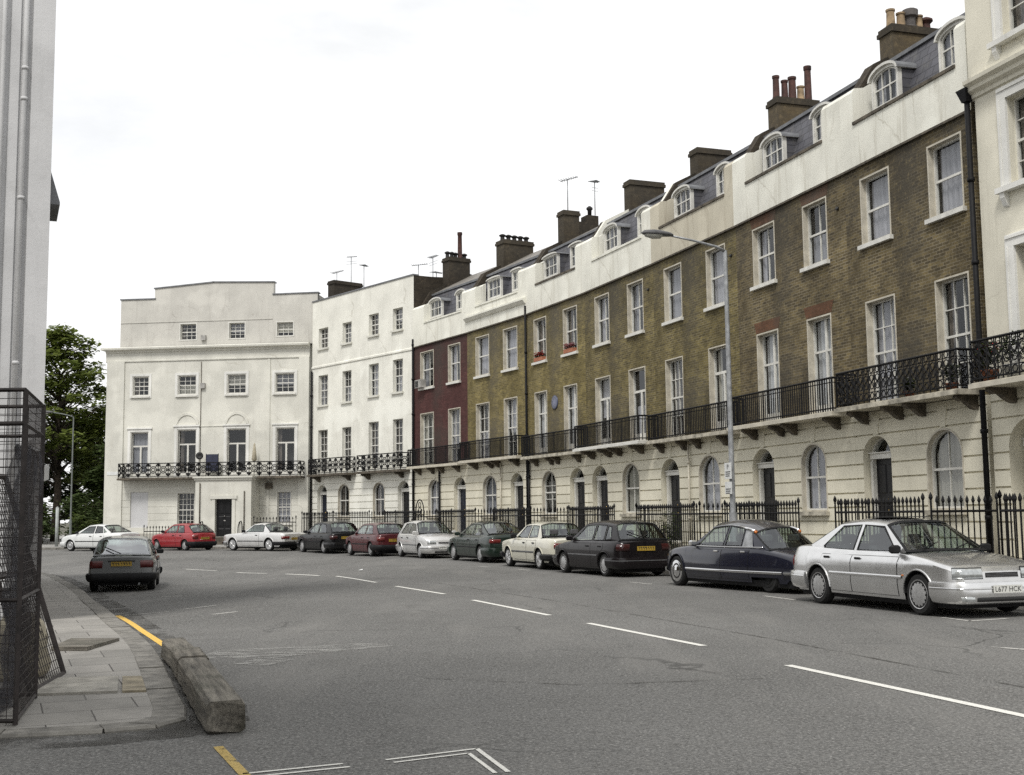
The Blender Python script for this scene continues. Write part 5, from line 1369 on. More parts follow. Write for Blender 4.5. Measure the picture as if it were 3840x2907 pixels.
    for key, end, m in (('pf',1,'plate_white'),('pr',-1,'plate_yellow')):
        if key in S:
            z, txt = S[key]; e = L1 if end > 0 else L0
            off = S.get('poff_f' if end > 0 else 'poff_r', .012)
            x = rake(e, z)+end*off; k = MB(); k.box(min(x,x+end*.012), -.26, z-.056, max(x,x+end*.012), .26, z+.056); pl = obj('number_plate', k, M[m], t)
            xf = x+end*.0135
            if txt:
                cu = bpy.data.curves.new('characters', 'FONT'); cu.body = txt; cu.size = .105; cu.align_x = 'CENTER'; cu.align_y = 'CENTER'; cu.extrude = .001; cu.space_character = 1.05
                tmp = bpy.data.objects.new('characters', cu); COL.objects.link(tmp)
                dg = bpy.context.evaluated_depsgraph_get(); me = bpy.data.meshes.new_from_object(tmp.evaluated_get(dg)); bpy.data.objects.remove(tmp)
                me.materials.clear(); me.materials.append(M['ink'])
                o = place('lettering', me, pl, (xf,0,z-.003), (pi/2, 0, pi/2*end))
            else:
                k = MB(); y = -.22
                while y < .21:
                    w = random.choice((.03,.045,.05)); x2 = xf
                    k.face([(x2,y,z-.033),(x2,y+w*.35,z-.033),(x2,y+w*.35,z+.036),(x2,y,z+.036)]); k.face([(x2,y+w*.35,z+.012),(x2,y+w,z+.012),(x2,y+w,z+.036),(x2,y+w*.35,z+.036)]); y += .068
                obj('lettering', k, M['ink'], pl)
    for sy in (1,-1):
        mx = A0[0]-.16; y = sy*(yc(mx, zb+.06)+.02)
        k = MB(); k.cbox(mx-.05, min(y,y+sy*.19), zb+.0, mx+.06, max(y,y+sy*.19), zb+.13, .028); mi = obj('mirror', k, M[S.get('mirror','blacktrim')] if S.get('mirror') != 'paint' else P, t)
    if S.get('pipe'):
        k = MB(); k.tube([(L0+.3,-.45,.22),(L0-.02,-.45,.20)], .028, 8); obj('exhaust_pipe', k, M['steel'], t)
    return t, body, at, ys, yc, wrap
def sal(L0, L1, zb=.88, zh=.70, ztail=.80, ha=1.0, c0=-1.35, hoodz=None):
    return [(L0,ztail-.05),(L0+.06,ztail),(c0,zb),(ha,zb),(ha+.35,zb-.035),(L1-.35,zh+.05),(L1-.08,zh),(L1,zh-.05)]
CW = {}
PM = dict(silver=paint('silver metallic paint', (.76,.76,.755), .9, .24), navy=paint('deep blue black paint', (.012,.013,.024), .1, .16, .7),
    plum=paint('dark plum paint', (.008,.006,.007), .0, .25, .35), cream=paint('off white car paint', (.62,.60,.50), 0, .3), green=paint('dark green metallic paint', (.010,.022,.015), .2, .25, .6),
    pale=paint('silver grey metallic paint', (.72,.715,.70), .75, .34), maroon=paint('maroon paint', (.075,.010,.013), .1, .3, .6), black=paint('black paint', (.008,.008,.009), .0, .25, .4),
    white=paint('white car paint', (.68,.69,.68), 0, .3), champagne=paint('pale silver paint', (.70,.695,.68), .6, .36), red=paint('bright red paint', (.30,.016,.022), 0, .36, .8), grey=paint('dark grey metallic paint', (.135,.14,.142), .35, .36, .8),
    slate=paint('dark slate roof paint', (.030,.030,.036), .1, .35))
M['roof_slate'] = PM['slate']
# silver executive saloon
S = dict(W=1.77, wb=2.77, front=2.25, rear=-2.38, belt=.90, roof=1.43, paint=PM['silver'], r=.31, rim='disc', sill=.21, roofw=.585, track=.11,
    top=[(-2.38,.90),(-2.30,.955),(-1.9,.975),(-1.55,.965),(.95,.90),(1.3,.87),(1.9,.77),(2.17,.70),(2.25,.64)], crown=.03,
    A0=(1.00,.92), A1=(.28,1.385), C1=(-1.02,1.385), C0=(-1.75,.985), roofmid=[(-.35,1.43)], rake=(.16,.06),
    win=[[(.74,.93),(.24,1.31),(-.30,1.335),(-.33,.93)],[(-.43,.93),(-.40,1.335),(-.92,1.31),(-1.34,.985),(-1.30,.945)]],
    doors=[(-.37,.88,False),(-1.28,-.39,True)], zs=1.03, side=[(.12,.90),(.20,.945),(.34,.985),(.52,1.0),(.745,.997),(.765,.988),(.90,.905),(1.2,.84)], handle=.80, trim=(.545,'paint',.05), bf=(.20,.52,.075,'paint',1.28), br=(.24,.54,.07,'paint',1.42), bstripe='chrome',
    head=[(.36,.86,.565,.715)], grille=(.30,.575,.655), tail=[(.36,.86,.62,.80,'lamp_red')], pf=(.415,'L677 HCK'), poff_f=.084, pr=(.66,''), mirror='blacktrim', pipe=True,
    extra=[('air_intake',1,-.55,.55,.235,.31,.072,'ink'),('fog_lamp',1,.60,.76,.24,.32,.074,'lamp_clear'),('fog_lamp',1,-.76,-.60,.24,.32,.074,'lamp_clear')])
T = build_car('parked_car', 'silver four door saloon parked in front of the dark vintage saloon', (6.62,20.40), -71.4, S)
k = MB(); k.box(-.55,-.42,1.452,.05,.42,1.463); obj('sunroof', k, M['ink'], T[0])
for sy in (1,-1):
    k = MB(); k.cbox(1.0,sy*.885-.006,.565,1.05,sy*.885+.006,.59,.004); obj('side_repeater', k, M['lamp_amber'], T[0])
for y0, y1 in ((-.55,-.05),(.1,.6)):
    k = MB(); k.tube([(1.10,y0,.975),(.86,y1,1.07)], .011, 5); obj('wiper', k, M['blacktrim'], T[0])
# vintage aerodynamic saloon
S = dict(W=1.80, wb=3.12, front=2.36, rear=-2.42, belt=.885, roof=1.46, paint=PM['navy'], r=.33, rim='chrome', sill=.19, roofw=.56, rtaper=.10, track=.11, track_r=.42, skirt=.30, rim_r='dark', edge=.10, dome=.02, domep=2.8, rooftop='roof_slate',
    plan=[(-2.42,.42),(-2.36,.52),(-2.1,.62),(-1.6,.74),(-.8,.90),(.1,.98),(1.2,1.0),(1.75,.98),(2.1,.90),(2.28,.76),(2.36,.56)], sharp=50,
    side=[(.12,.90),(.22,.93),(.36,.985),(.50,1.0),(.64,.985),(.78,.95),(.92,.885),(1.2,.82)],
    top=[(-2.42,.60),(-2.35,.66),(-2.1,.75),(-1.6,.845),(-1.25,.895),(.2,.90),(.85,.90),(1.1,.895),(1.6,.855),(2.0,.785),(2.24,.68),(2.36,.52)], crown=.05, rake=(.12,.1),
    A0=(.98,.905), A1=(.40,1.385), C1=(-1.10,1.285), C0=(-1.66,.845), roofmid=[(-.1,1.445),(-.7,1.395)], bulge=.22, bulger=.16,
    win=[[(.76,.915),(.40,1.268),(-.17,1.325),(-.20,.915)],[(-.26,.915),(-.23,1.325),(-.78,1.276),(-.82,.915)]],
    doors=[(-.22,.86,False),(-1.12,-.24,True)], handle=.80, handlem='chrome', trim=(.40,'chrome',.05), trim_span=(-2.05,1.13), bf=(.30,.42,.07,'chrome',1.05), br=(.36,.44,.05,'chrome',.75), wtrim='blacktrim',
    head=[(.40,.68,.52,.66)], tail=[(.30,.44,.42,.56,'lamp_red')], pr=(.50,''), mirror='chrome')
T = build_car('parked_car', 'dark blue vintage saloon with tapering tail, covered rear wheels and chrome side strips', (5.04,26.1), 112, S)
k = MB()
for sy in (1,-1):                                         # bright rear quarter panels below the roof
    q = MB(); yc = T[4]
    q.face([(x, sy*(yc(x,z)+.006), z) for x, z in ((-.86,.91),(-.83,1.262),(-1.05,1.205),(-1.18,.91))]); obj('quarter_panel', q, M['steel'], T[0])
    bt = MB(); bt.tube([(x, sy*(T[3](x,.885)+.004), .897) for x in [-1.5+.1*i for i in range(25)]], .013, 5); obj('belt_trim', bt, M['chrome'], T[0])
    rt = MB(); rt.tube([(x, sy*(T[4](x,z)+.008), z) for x, z in ((.42,1.288),(.1,1.328),(-.2,1.342),(-.5,1.325),(-.8,1.285),(-1.05,1.215))], .016, 6); obj('roof_rail', rt, M['steel'], T[0])
    l = MB(); l.tube([(-.60,sy*.575,1.325),(-.9,sy*.555,1.27),(-1.12,sy*.535,1.205)], [.02,.034,.05], 8); lo = obj('roof_lamp', l, M['chrome'], T[0])
    e = MB(); e.lathe([(.045,0),(.03,.02),(0,.026)], 10, 0, True, 'z', (0,0,0)); obj('lens', e, M['lamp_amber'], lo, (-1.128,sy*.533,1.203), (0,radians(-75),0))
    b = MB(); ys = T[3]; xx = [-1.75+.1*i for i in range(9)]
    b.cbox(-2.15,sy*.50-.02,.33,-1.75,sy*.50+.02,.40,.015) if False else None
    b.loft([[(x, sy*(ys(x,.47)+.008), .47) for x in xx],[(x, sy*(ys(x,.50)+.02), .50) for x in xx]], 0, False, True) if False else None
# dark plum hatchback
hatch = dict(W=1.70, wb=2.47, front=2.05, rear=-1.97, belt=.90, roof=1.42, r=.295, sill=.19, roofw=.575,
    top=[(-1.97,.86),(-1.92,.905),(-1.55,.92),(.85,.885),(1.15,.855),(1.75,.76),(1.98,.70),(2.05,.64)],
    A0=(.92,.905), A1=(.22,1.375), C1=(-1.48,1.365), C0=(-1.84,.93), roofmid=[(-.55,1.425)], rake=(.12,.05), bulger=.09)
S = dict(hatch, paint=PM['plum'], win=[[(.66,.92),(.17,1.30),(-.40,1.33),(-.42,.92)],[(-.50,.92),(-.48,1.33),(-1.02,1.315),(-1.08,.93)],[(-1.14,.935),(-1.09,1.305),(-1.30,1.28),(-1.46,.96)]],
    doors=[(-.46,.80,False),(-1.16,-.48,True)], trim=(.53,'greytrim',.05), bf=(.20,.50,.08,'paint',1.25), br=(.20,.50,.08,'paint',1.30), bstripe='greytrim', head=[(.40,.78,.58,.70)], grille=(.34,.60,.68),
    tail=[(.48,.86,.66,.84,'lamp_smoke')], pr=(.72,''), poff_r=.02, rim='disc', mirror='paint', rear_wiper=True)
build_car('parked_car', 'very dark plum hatchback behind the vintage saloon with amber tinted rear plate', (2.62,32.95), 113, S)
# white three-box saloon
S = dict(W=1.65, wb=2.57, front=2.12, rear=-2.20, belt=.90, roof=1.38, paint=PM['cream'], r=.30, rim='disc', sill=.21, roofw=.56,
    top=[(-2.20,.85),(-2.13,.90),(-1.6,.92),(-1.3,.915),(.95,.885),(1.3,.86),(1.9,.79),(2.07,.76),(2.12,.70)], rake=(-.06,.02), crown=.02,
    A0=(.86,.905), A1=(.26,1.335), C1=(-.92,1.335), C0=(-1.36,.945), roofmid=[(-.3,1.382)],
    win=[[(.62,.92),(.20,1.27),(-.24,1.295),(-.26,.92)],[(-.34,.92),(-.32,1.295),(-.84,1.275),(-1.02,.945)]],
    doors=[(-.30,.76,False),(-1.06,-.32,True)], trim=(.50,'greytrim',.05), bf=(.28,.46,.09,'blacktrim',1.2), br=(.26,.46,.11,'blacktrim',1.3), head=[(.28,.72,.58,.72)], grille=(.22,.56,.72), tail=[(.34,.70,.62,.78,'lamp_red')], pr=(.66,''), rim_='x', wtrim='blacktrim')
S['rim'] = 'spoke'
build_car('parked_car', 'off white three box saloon with black bumpers between the plum and dark green cars', (1.03,37.5), 111, S)
# dark green fastback
S = dict(W=1.70, wb=2.66, front=2.15, rear=-2.20, belt=.90, roof=1.39, paint=PM['green'], r=.30, rim='disc', sill=.20, roofw=.55,
    top=[(-2.20,.82),(-2.13,.90),(-1.85,.93),(-1.4,.93),(.95,.885),(1.3,.85),(1.9,.74),(2.08,.68),(2.15,.62)], rake=(.14,.04), crown=.04,
    A0=(1.0,.905), A1=(.22,1.35), C1=(-.90,1.345), C0=(-1.86,.96), roofmid=[(-.3,1.392)],
    win=[[(.72,.92),(.16,1.28),(-.34,1.305),(-.36,.92)],[(-.44,.92),(-.42,1.305),(-.86,1.275),(-1.22,1.03),(-1.20,.93)],[(-1.28,.95),(-1.28,1.03),(-1.48,.975)]],
    doors=[(-.40,.88,False),(-1.20,-.42,True)], trim=(.52,'blacktrim',.04), bf=(.20,.50,.08,'paint',1.25), br=(.20,.52,.08,'paint',1.35), head=[(.42,.82,.58,.68)], grille=(.34,.58,.64), tail=[(.42,.84,.66,.80,'lamp_red')], pr=(.60,''), mirror='paint')
build_car('parked_car', 'dark green fastback between the off white saloon and the small silver hatchback', (-.92,43.35), 113, S)
# small silver hatchback, facing the other way
S = dict(W=1.60, wb=2.36, front=1.86, rear=-1.82, belt=.90, roof=1.43, paint=PM['pale'], r=.275, rim='disc', sill=.19, roofw=.54,
    top=[(-1.82,.86),(-1.76,.91),(-1.4,.925),(.8,.90),(1.1,.875),(1.6,.79),(1.80,.70),(1.86,.62)], rake=(.16,.04), crown=.05,
    A0=(.86,.92), A1=(.20,1.38), C1=(-1.25,1.375), C0=(-1.68,.94), roofmid=[(-.45,1.432)],
    win=[[(.62,.935),(.16,1.30),(-.32,1.335),(-.35,.935)],[(-.43,.935),(-.40,1.335),(-.96,1.31),(-1.22,1.0),(-1.18,.94)]],
    doors=[(-.38,.76,False),(-1.08,-.40,True)], trim=(.50,'greytrim',.04), bf=(.18,.48,.07,'paint',1.15), br=(.20,.50,.07,'paint',1.2), bstripe='greytrim', head=[(.36,.70,.54,.66)], grille=(.26,.56,.62), tail=[(.40,.74,.62,.80,'lamp_red')], pf=(.40,''), poff_f=.078, mirror='paint',
    extra=[('air_intake',1,-.45,.45,.21,.29,.068,'ink')])
build_car('parked_car', 'small pale silver rounded hatchback parked facing the opposite way to its neighbours', (-3.38,48.05), -66, S)
S = dict(hatch, paint=PM['maroon'], W=1.62, roof=1.38, A1=(.22,1.335), C1=(-1.40,1.325), C0=(-1.84,.93), roofmid=[(-.5,1.382)], win=[[(.66,.92),(.17,1.26),(-.40,1.29),(-.42,.92)],[(-.50,.92),(-.48,1.29),(-1.02,1.275),(-1.30,.95),(-1.26,.93)]],
    doors=[(-.46,.80,False),(-1.16,-.48,True)], trim=(.50,'blacktrim',.05), bf=(.24,.46,.09,'blacktrim',1.2), br=(.24,.48,.10,'blacktrim',1.28), head=[(.36,.72,.58,.70)], grille=(.32,.58,.70), tail=[(.46,.80,.62,.80,'lamp_red')], pr=(.66,''), rim='disc')
build_car('parked_car', 'maroon hatchback with black bumpers beside the small silver hatchback', (-5.85,52.0), 118, S)
S = dict(hatch, paint=PM['black'], W=1.66, win=[[(.66,.92),(.17,1.30),(-.40,1.33),(-.42,.92)],[(-.50,.92),(-.48,1.33),(-1.02,1.315),(-1.36,1.0),(-1.34,.93)]], doors=[(-.46,.80,False),(-1.16,-.48,True)], trim=(.52,'blacktrim',.05), bf=(.22,.50,.08,'paint',1.25), br=(.22,.50,.08,'paint',1.30),
    head=[(.40,.76,.58,.70)], grille=(.34,.58,.68), tail=[(.46,.84,.62,.80,'lamp_smoke')], pr=(.70,''), rim='disc')
build_car('parked_car', 'black hatchback between the maroon hatchback and the pale silver coupe', (-8.68,56.9), 123, S)
# long pale silver two door coupe
S = dict(W=1.76, wb=2.68, front=2.20, rear=-2.30, belt=.90, roof=1.36, paint=PM['champagne'], r=.31, rim='spoke', sill=.21, roofw=.55,
    top=[(-2.30,.80),(-2.22,.855),(-1.6,.90),(-1.2,.91),(.7,.885),(1.1,.865),(1.9,.80),(2.14,.76),(2.20,.70)], rake=(-.02,.03), crown=.02,
    A0=(.66,.90), A1=(.10,1.315), C1=(-.72,1.315), C0=(-1.32,.94), roofmid=[(-.3,1.362)],
    win=[[(.42,.92),(.05,1.25),(-.50,1.285),(-.74,1.24),(-.86,.93)]],
    doors=[(-.62,.62,False)], trim=(.48,'greytrim',.05), bf=(.28,.46,.09,'chrome',1.2), br=(.28,.46,.10,'blacktrim',1.35), head=[(.34,.80,.56,.72)], grille=(.32,.54,.72), chrome_grille=True, tail=[(.40,.86,.58,.72,'lamp_red')], pr=(.60,''), mirror='blacktrim')
build_car('parked_car', 'long pale silver two door coupe parked before the porch steps', (-12.5,60.65), 143, S)
S = dict(hatch, paint=PM['red'], W=1.58, wb=2.42, front=1.86, rear=-1.86, roof=1.37, r=.275, roofw=.54, top=[(-1.86,.80),(-1.80,.86),(-1.5,.90),(.75,.875),(1.05,.85),(1.6,.77),(1.80,.72),(1.86,.66)],
    A0=(.80,.895), A1=(.15,1.325), C1=(-1.22,1.30), C0=(-1.74,.91), roofmid=[(-.4,1.372)], win=[[(.55,.91),(.12,1.25),(-.38,1.28),(-.40,.91)],[(-.48,.91),(-.46,1.28),(-.86,1.265),(-1.08,.95),(-1.05,.91)]],
    doors=[(-.42,.72,False),(-1.04,-.44,True)], bf=(.22,.46,.08,'paint',1.15), br=(.22,.46,.08,'blacktrim',1.2), head=[(.36,.70,.56,.68)], grille=(.32,.57,.67), tail=[(.44,.74,.58,.80,'lamp_red')], pr=(.62,''), rim='disc', trim=(.46,'paint',.05))
build_car('parked_car', 'bright red hatchback by the far kerb before the broad stucco house', (-17.2,63.1), 141, S)
S = dict(W=1.69, wb=2.52, front=2.08, rear=-2.15, belt=.89, roof=1.37, paint=PM['white'], r=.285, rim='steel', sill=.20, roofw=.555,
    top=[(-2.15,.86),(-2.07,.92),(-1.8,.935),(-1.3,.925),(.9,.875),(1.25,.845),(1.8,.74),(2.02,.68),(2.08,.62)], rake=(.14,.04), crown=.035,
    A0=(.94,.895), A1=(.22,1.325), C1=(-.86,1.325), C0=(-1.52,.955), roofmid=[(-.3,1.372)],
    win=[[(.68,.91),(.16,1.255),(-.30,1.285),(-.32,.91)],[(-.40,.91),(-.38,1.285),(-.80,1.255),(-.98,.93)],[(-1.04,.94),(-.90,1.18),(-1.20,.99)]],
    doors=[(-.36,.82,False),(-1.10,-.38,True)], trim=(.50,'blacktrim',.045), bf=(.20,.48,.08,'paint',1.2), br=(.22,.50,.08,'paint',1.3), head=[(.40,.78,.56,.67)], grille=(.34,.57,.62), tail=[(.40,.80,.62,.78,'lamp_red')], pr=(.62,''))
build_car('parked_car', 'white saloon at the far end of the row beneath the trees', (-21.7,63.6), 153, S)
# dark grey hatchback by the near kerb, seen from behind
S = dict(W=1.68, wb=2.475, front=2.0, rear=-1.98, belt=.90, roof=1.41, paint=PM['grey'], r=.29, rim='steel', sill=.24, roofw=.60,
    plan=[(-1.98,.90),(-1.93,.94),(-1.7,.975),(-1.2,1.),(1.1,1.),(1.7,.96),(1.92,.90),(2.0,.82)],
    top=[(-1.98,.86),(-1.94,.90),(-1.6,.915),(.85,.885),(1.15,.86),(1.75,.79),(1.95,.75),(2.0,.70)], rake=(.0,.10), crown=.02,
    A0=(.90,.90), A1=(.22,1.365), C1=(-1.50,1.36), C0=(-1.82,.925), roofmid=[(-.6,1.412)], bulger=.06,
    win=[[(.64,.92),(.17,1.29),(-.52,1.32),(-.54,.92)],[(-.62,.92),(-.60,1.32),(-1.10,1.30),(-1.16,.93)]],
    doors=[(-.58,.80,False)], trim=(.50,'blacktrim',.05), bf=(.28,.50,.08,'blacktrim',1.25), br=(.25,.48,.09,'blacktrim',1.36), head=[(.40,.68,.56,.72)], grille=(.38,.57,.71),
    tail=[(.47,.80,.61,.80,'lamp_dull')], pr=(.715,''), poff_r=.03, mirror='blacktrim', rear_wiper=True, seal='steel', rear_glass='carglass_bright', pipe=True,
    extra=[('plate_recess',-1,-.34,.34,.77,.81,.012,'ink')])
build_car('parked_car', 'dark grey hatchback on its own by the near kerb seen from behind', (-10.68,33.5), 104, S)
# ------------------------------------------------------------------ trees and shrubs
def leaves(mb, centre, rad, n, size, m=0, flat=.5):
    for _ in range(n):
        while True:
            p = Vector((random.uniform(-1,1), random.uniform(-1,1), random.uniform(-1,1)))
            if p.length < 1: break
        p = p*(.55+.45*random.random())
        c = Vector(centre) + Vector((p.x*rad[0], p.y*rad[1], p.z*rad[2]))
        a = random.uniform(0, 2*pi); s = size*random.uniform(.6,1.3)
        u = Vector((cos(a), sin(a), random.uniform(-.6,.4))).normalized()
        v = Vector((-sin(a), cos(a), random.uniform(-.7,.7)*flat)).normalized()
        k = random.uniform(.35,.6)
        mb.face([c-u*s, c-v*s*k-u*s*.1, c+u*s*.9, c+v*s*k-u*s*.1], m)
def tree(name, label, x, y, zt, z0, rx, nb, leafm, size, per, group='trees beside the broad stucco house', lean=0.):
    t = empty(name, (x,y,-.4), 0, label, 'tree', group)
    tr = MB(); h = zt+.4; hb = z0+.4
    path = [(0,0,0),(.15,.05,h*.25),(.05+lean*.4,-.1,h*.5),(.2+lean,.1,h*.8)]
    tr.tube(path, [.34,.26,.18,.05], 9)
    cr = MB(); rnd = random.Random(int(x*10)+int(y)); ends = []
    for i in range(nb):
        a = rnd.uniform(0, 2*pi); zz = hb+(h-hb)*((i+.5)/nb); f = (zz-hb)/(h-hb)
        rr = rx*(1-.75*f*f)*rnd.uniform(.25,1.)
        e = (rr*cos(a)+lean*f, rr*sin(a), zz); ends.append((e, f))
        b = (.1+lean*.3*f, 0, max(h*.22, zz-rr*.7))
        mid = ((b[0]+e[0])/2, (b[1]+e[1])/2, (b[2]+e[2])/2+.25)
        tr.tube([b, mid, e], [.09,.05,.015], 5)
    for e, f in ends:
        s = rnd.uniform(.55,1.25)
        leaves(cr, e, (1.15*s,1.15*s,.62*s), int(per*s), size)
    obj('trunk', tr, M['bark'], t); obj('crown', cr, M[leafm], t)
    return t
tree('tree', 'bright green sycamore with the tallest crown between the buildings', -32.6, 86, 15.2, 6.2, 4.6, 100, 'leaf', .25, 120)
tree('tree', 'darker green tree close against the side of the broad stucco house', -29.4, 88, 11.6, 4.0, 3.2, 60, 'leaf', .25, 105)
tree('tree', 'wide dark tree behind the white corner wall with its crown half hidden', -38.5, 90, 13.0, 4.5, 5.0, 80, 'leaf_dark', .30, 100)
tree('tree', 'dense dark evergreen filling the gap under the sycamore', -34.6, 95, 9.5, 1.0, 4.6, 95, 'leaf_dark', .34, 115)
tree('tree', 'dark evergreen with low branches beside the broad stucco house wall', -27.8, 84, 6.6, .6, 2.4, 66, 'leaf_dark', .28, 110)
tree('tree', 'dark bushy evergreen behind the far lamp post', -36.5, 82, 7.0, .3, 4.4, 110, 'leaf_dark', .30, 120)
def shrub(label, x, y, z, r, h, n, leafm, size, group=None):
    t = empty('shrub', (x,y,z), 0, label, 'shrub', group)
    st = MB()
    for k in range(7):
        a = random.uniform(0,2*pi); st.tube([(0,0,0),(cos(a)*r*.5,sin(a)*r*.5,h*.8)], [.02,.008], 5)
    obj('stem', st, M['bark'], t); f = MB()
    for k in range(9): leaves(f, (random.uniform(-.5,.5)*r, random.uniform(-.5,.5)*r, h*random.uniform(.3,.85)), (r*.6,r*.6,h*.28), n//9, size)
    obj('foliage', f, M[leafm], t); return t
shrub('pale yellow green shrub low beside the broad stucco house', -27.3, 77, .1, 1.1, 1.9, 900, 'leaf_mid', .12)
shrub('dark green shrub at the foot of the far lamp post', -29.6, 76, .1, 1.4, 1.6, 900, 'leaf_dark', .14)
shrub('tall dark bush beside the short plain grey post', -28.6, 80.5, -.3, 2.0, 3.8, 1800, 'leaf_dark', .20)
shrub('tall dark bush half hidden behind the wall corner and the wire cage', -34.5, 81., -.3, 2.4, 4.2, 2000, 'leaf_dark', .22)
shrub('wide dark bush filling the gap under the far lamp arm', -31.6, 79., -.3, 2.2, 3.4, 1800, 'leaf_dark', .20)
shrub('dark shrub behind the white saloon', -25.6, 74.8, .1, .5, 1.2, 500, 'leaf_dark', .10)
def in_house(i, x, y, z):
    h = H[i]; a = h.rotation_euler.z; return (h.location.x+x*cos(a)-y*sin(a), h.location.y+x*sin(a)+y*cos(a), z)
p = in_house(3, 2.5, -1.0, .117); shrub('green climbing shrub behind the railing of the beige topped house', p[0], p[1], p[2], .75, 1.55, 1500, 'leaf_mid', .055)
p = in_house(3, 1.9, -2.2, .117) 
p = in_house(2, 2.6, -1.0, .117); shrub('small dark shrub behind the railing of the house with red window heads', p[0], p[1], p[2], .45, 1.0, 700, 'leaf_dark', .05)
def pot_plant(label, i, x, y, z, r, h, leafm, flowers=None, potm='terracotta'):
    p = in_house(i, x, y, z); t = empty('potted_plant', p, 0, label, 'plant', None)
    k = MB(); k.lathe([(r*.6,0),(r*.85,r*1.1),(r*.95,r*1.1),(r*.95,r*1.3),(r*.75,r*1.3),(r*.7,r*1.0)], 12); obj('pot', k, M[potm], t)
    f = MB(); leaves(f, (0,0,r*1.3+h*.45), (h*.45,h*.45,h*.5), 320, .06); obj('foliage', f, M[leafm], t)
    if flowers:
        f = MB(); leaves(f, (0,0,r*1.3+h*.6), (h*.4,h*.4,h*.35), 70, .045); obj('blossom', f, M[flowers], t)
pot_plant('leafy plant in a terracotta pot on the ornate balcony of the tall cream house', 0, 1.0, -.42, 4.27, .20, .7, 'leaf_mid', 'petal')
pot_plant('dark bushy plant in a pale pot on the ornate balcony of the tall cream house', 0, 1.75, -.42, 4.27, .22, .85, 'leaf_dark', None, 'signwhite')
pot_plant('trailing plant in a terracotta pot on the balcony beneath the mixed chimney pots', 1, 4.5, -.32, 4.23, .17, .6, 'leaf_dark')
pot_plant('small pale flowered plant on the balcony beneath the mixed chimney pots', 1, 2.9, -.32, 4.23, .14, .4, 'leaf_mid', 'signwhite')
for x, m, lab in ((1.29,'petal','box of red flowers on the sill above the blue plaque nearest the drain pipe'), (4.19,'pink','box of pinkish flowers on the upper sill over the front door of the plaque house')):
    p = in_house(5, x, -.02, 8.285); t = empty('window_box', p, H[5].rotation_euler.z, lab, 'flower box', 'flower boxes on upper sills')
    k = MB(); k.box(-.42,-.10,0,.42,.10,.17); obj('trough', k, M['terracotta'], t)
    f = MB(); [leaves(f, (q*.14-.42+.07,0,.25), (.1,.12,.14), 45, .05) for q in range(6)]; obj('foliage', f, M['leaf_mid'], t)
    f = MB(); [leaves(f, (q*.14-.42+.07,-.04,.30), (.1,.12,.14), 40, .055) for q in range(6)]; obj('blossom', f, M[m], t)
p = in_house(7, 1.15, -.12, 8.285); t = empty('air_conditioner', p, H[7].rotation_euler.z, 'boxy window air conditioner on the upper sill of the dull red house', 'air conditioner')
k = MB(); k.box(-.38,-.22,0,.30,.10,.42); obj('casing', k, M['appliance'], t); k = MB()
for q in range(6): k.box(-.32,-.235,.05+.055*q,.02,-.221,.085+.055*q)
obj('grille', k, M['ink'], t)
# things on the long balcony
p = in_house(10, 7.35, -.45, 4.06); t = empty('folding_screen', p, H[10].rotation_euler.z, 'blue cloth screen standing on the long balcony over the porch', 'screen')
k = MB(); k.box(-.36,-.02,.35,.36,.02,1.38); obj('cloth', k, M['blue'], t); k = MB()
for x in (-.38,.38): k.bar((x,0,0),(x,0,1.42),.03)
obj('frame', k, M['iron'], t)
p = in_house(10, 9.95, -.45, 4.06); t = empty('parasol', p, 0, 'folded beige parasol standing on the long balcony', 'parasol')
k = MB(); k.tube([(0,0,0),(0,0,2.0)], .02, 6); obj('pole', k, M['timber'], t); k = MB(); k.lathe([(.05,.9),(.16,1.0),(.12,1.4),(.05,1.95),(.01,2.0)], 10); obj('canopy', k, M['canvas'], t)
p = in_house(10, 6.55, -.35, 4.06); t = empty('satellite_dish', p, 0, 'small black satellite dish on the long balcony beside the blue screen', 'satellite dish')
k = MB(); k.tube([(0,0,0),(0,0,1.2)], .02, 6); obj('mast', k, M['iron'], t); k = MB(); k.lathe([(.01,.06),(.12,.04),(.22,-.02),(.23,-.03),(.12,.02),(.01,.04)], 14, 0, True, 'y', (0,-.08,1.3)); obj('dish', k, M['ink'], t)

p = in_house(7, 4.05, -1.72, .117); t = empty('lamp_arch', p, H[7].rotation_euler.z, 'rounded black iron arch with scrolls rising from the railing of the dull red house', 'iron arch')
k = MB(); k.tube([(-.42,0,0),(-.42,0,1.75)]+[(-.42*cos(a*pi/10),0,1.75+.55*sin(a*pi/10)) for a in range(1,10)]+[(.42,0,1.75),(.42,0,0)], .03, 6); obj('arch', k, M['iron'], t)
k = MB()
for r, z in ((.16,1.75),(.12,2.05),(.18,1.40),(.18,1.0)): k.tube([(r*cos(a*pi/8),0,z+r*sin(a*pi/8)) for a in range(17)], .02, 5)
k.bar((-.42,0,1.55),(.42,0,1.55),.03); k.bar((-.42,0,1.2),(.42,0,1.2),.03); obj('scrollwork', k, M['iron'], t)
mb = MB(); mb.face([(0,0,.012),(.14,.03,.02),(.12,.16,.05),(.02,.12,.012)]); tag(obj('paper_scrap', mb, M['signwhite'], None, (-4.7,36.6,0)), 'small white paper scrap lying on the open road by the centre line', 'litter')
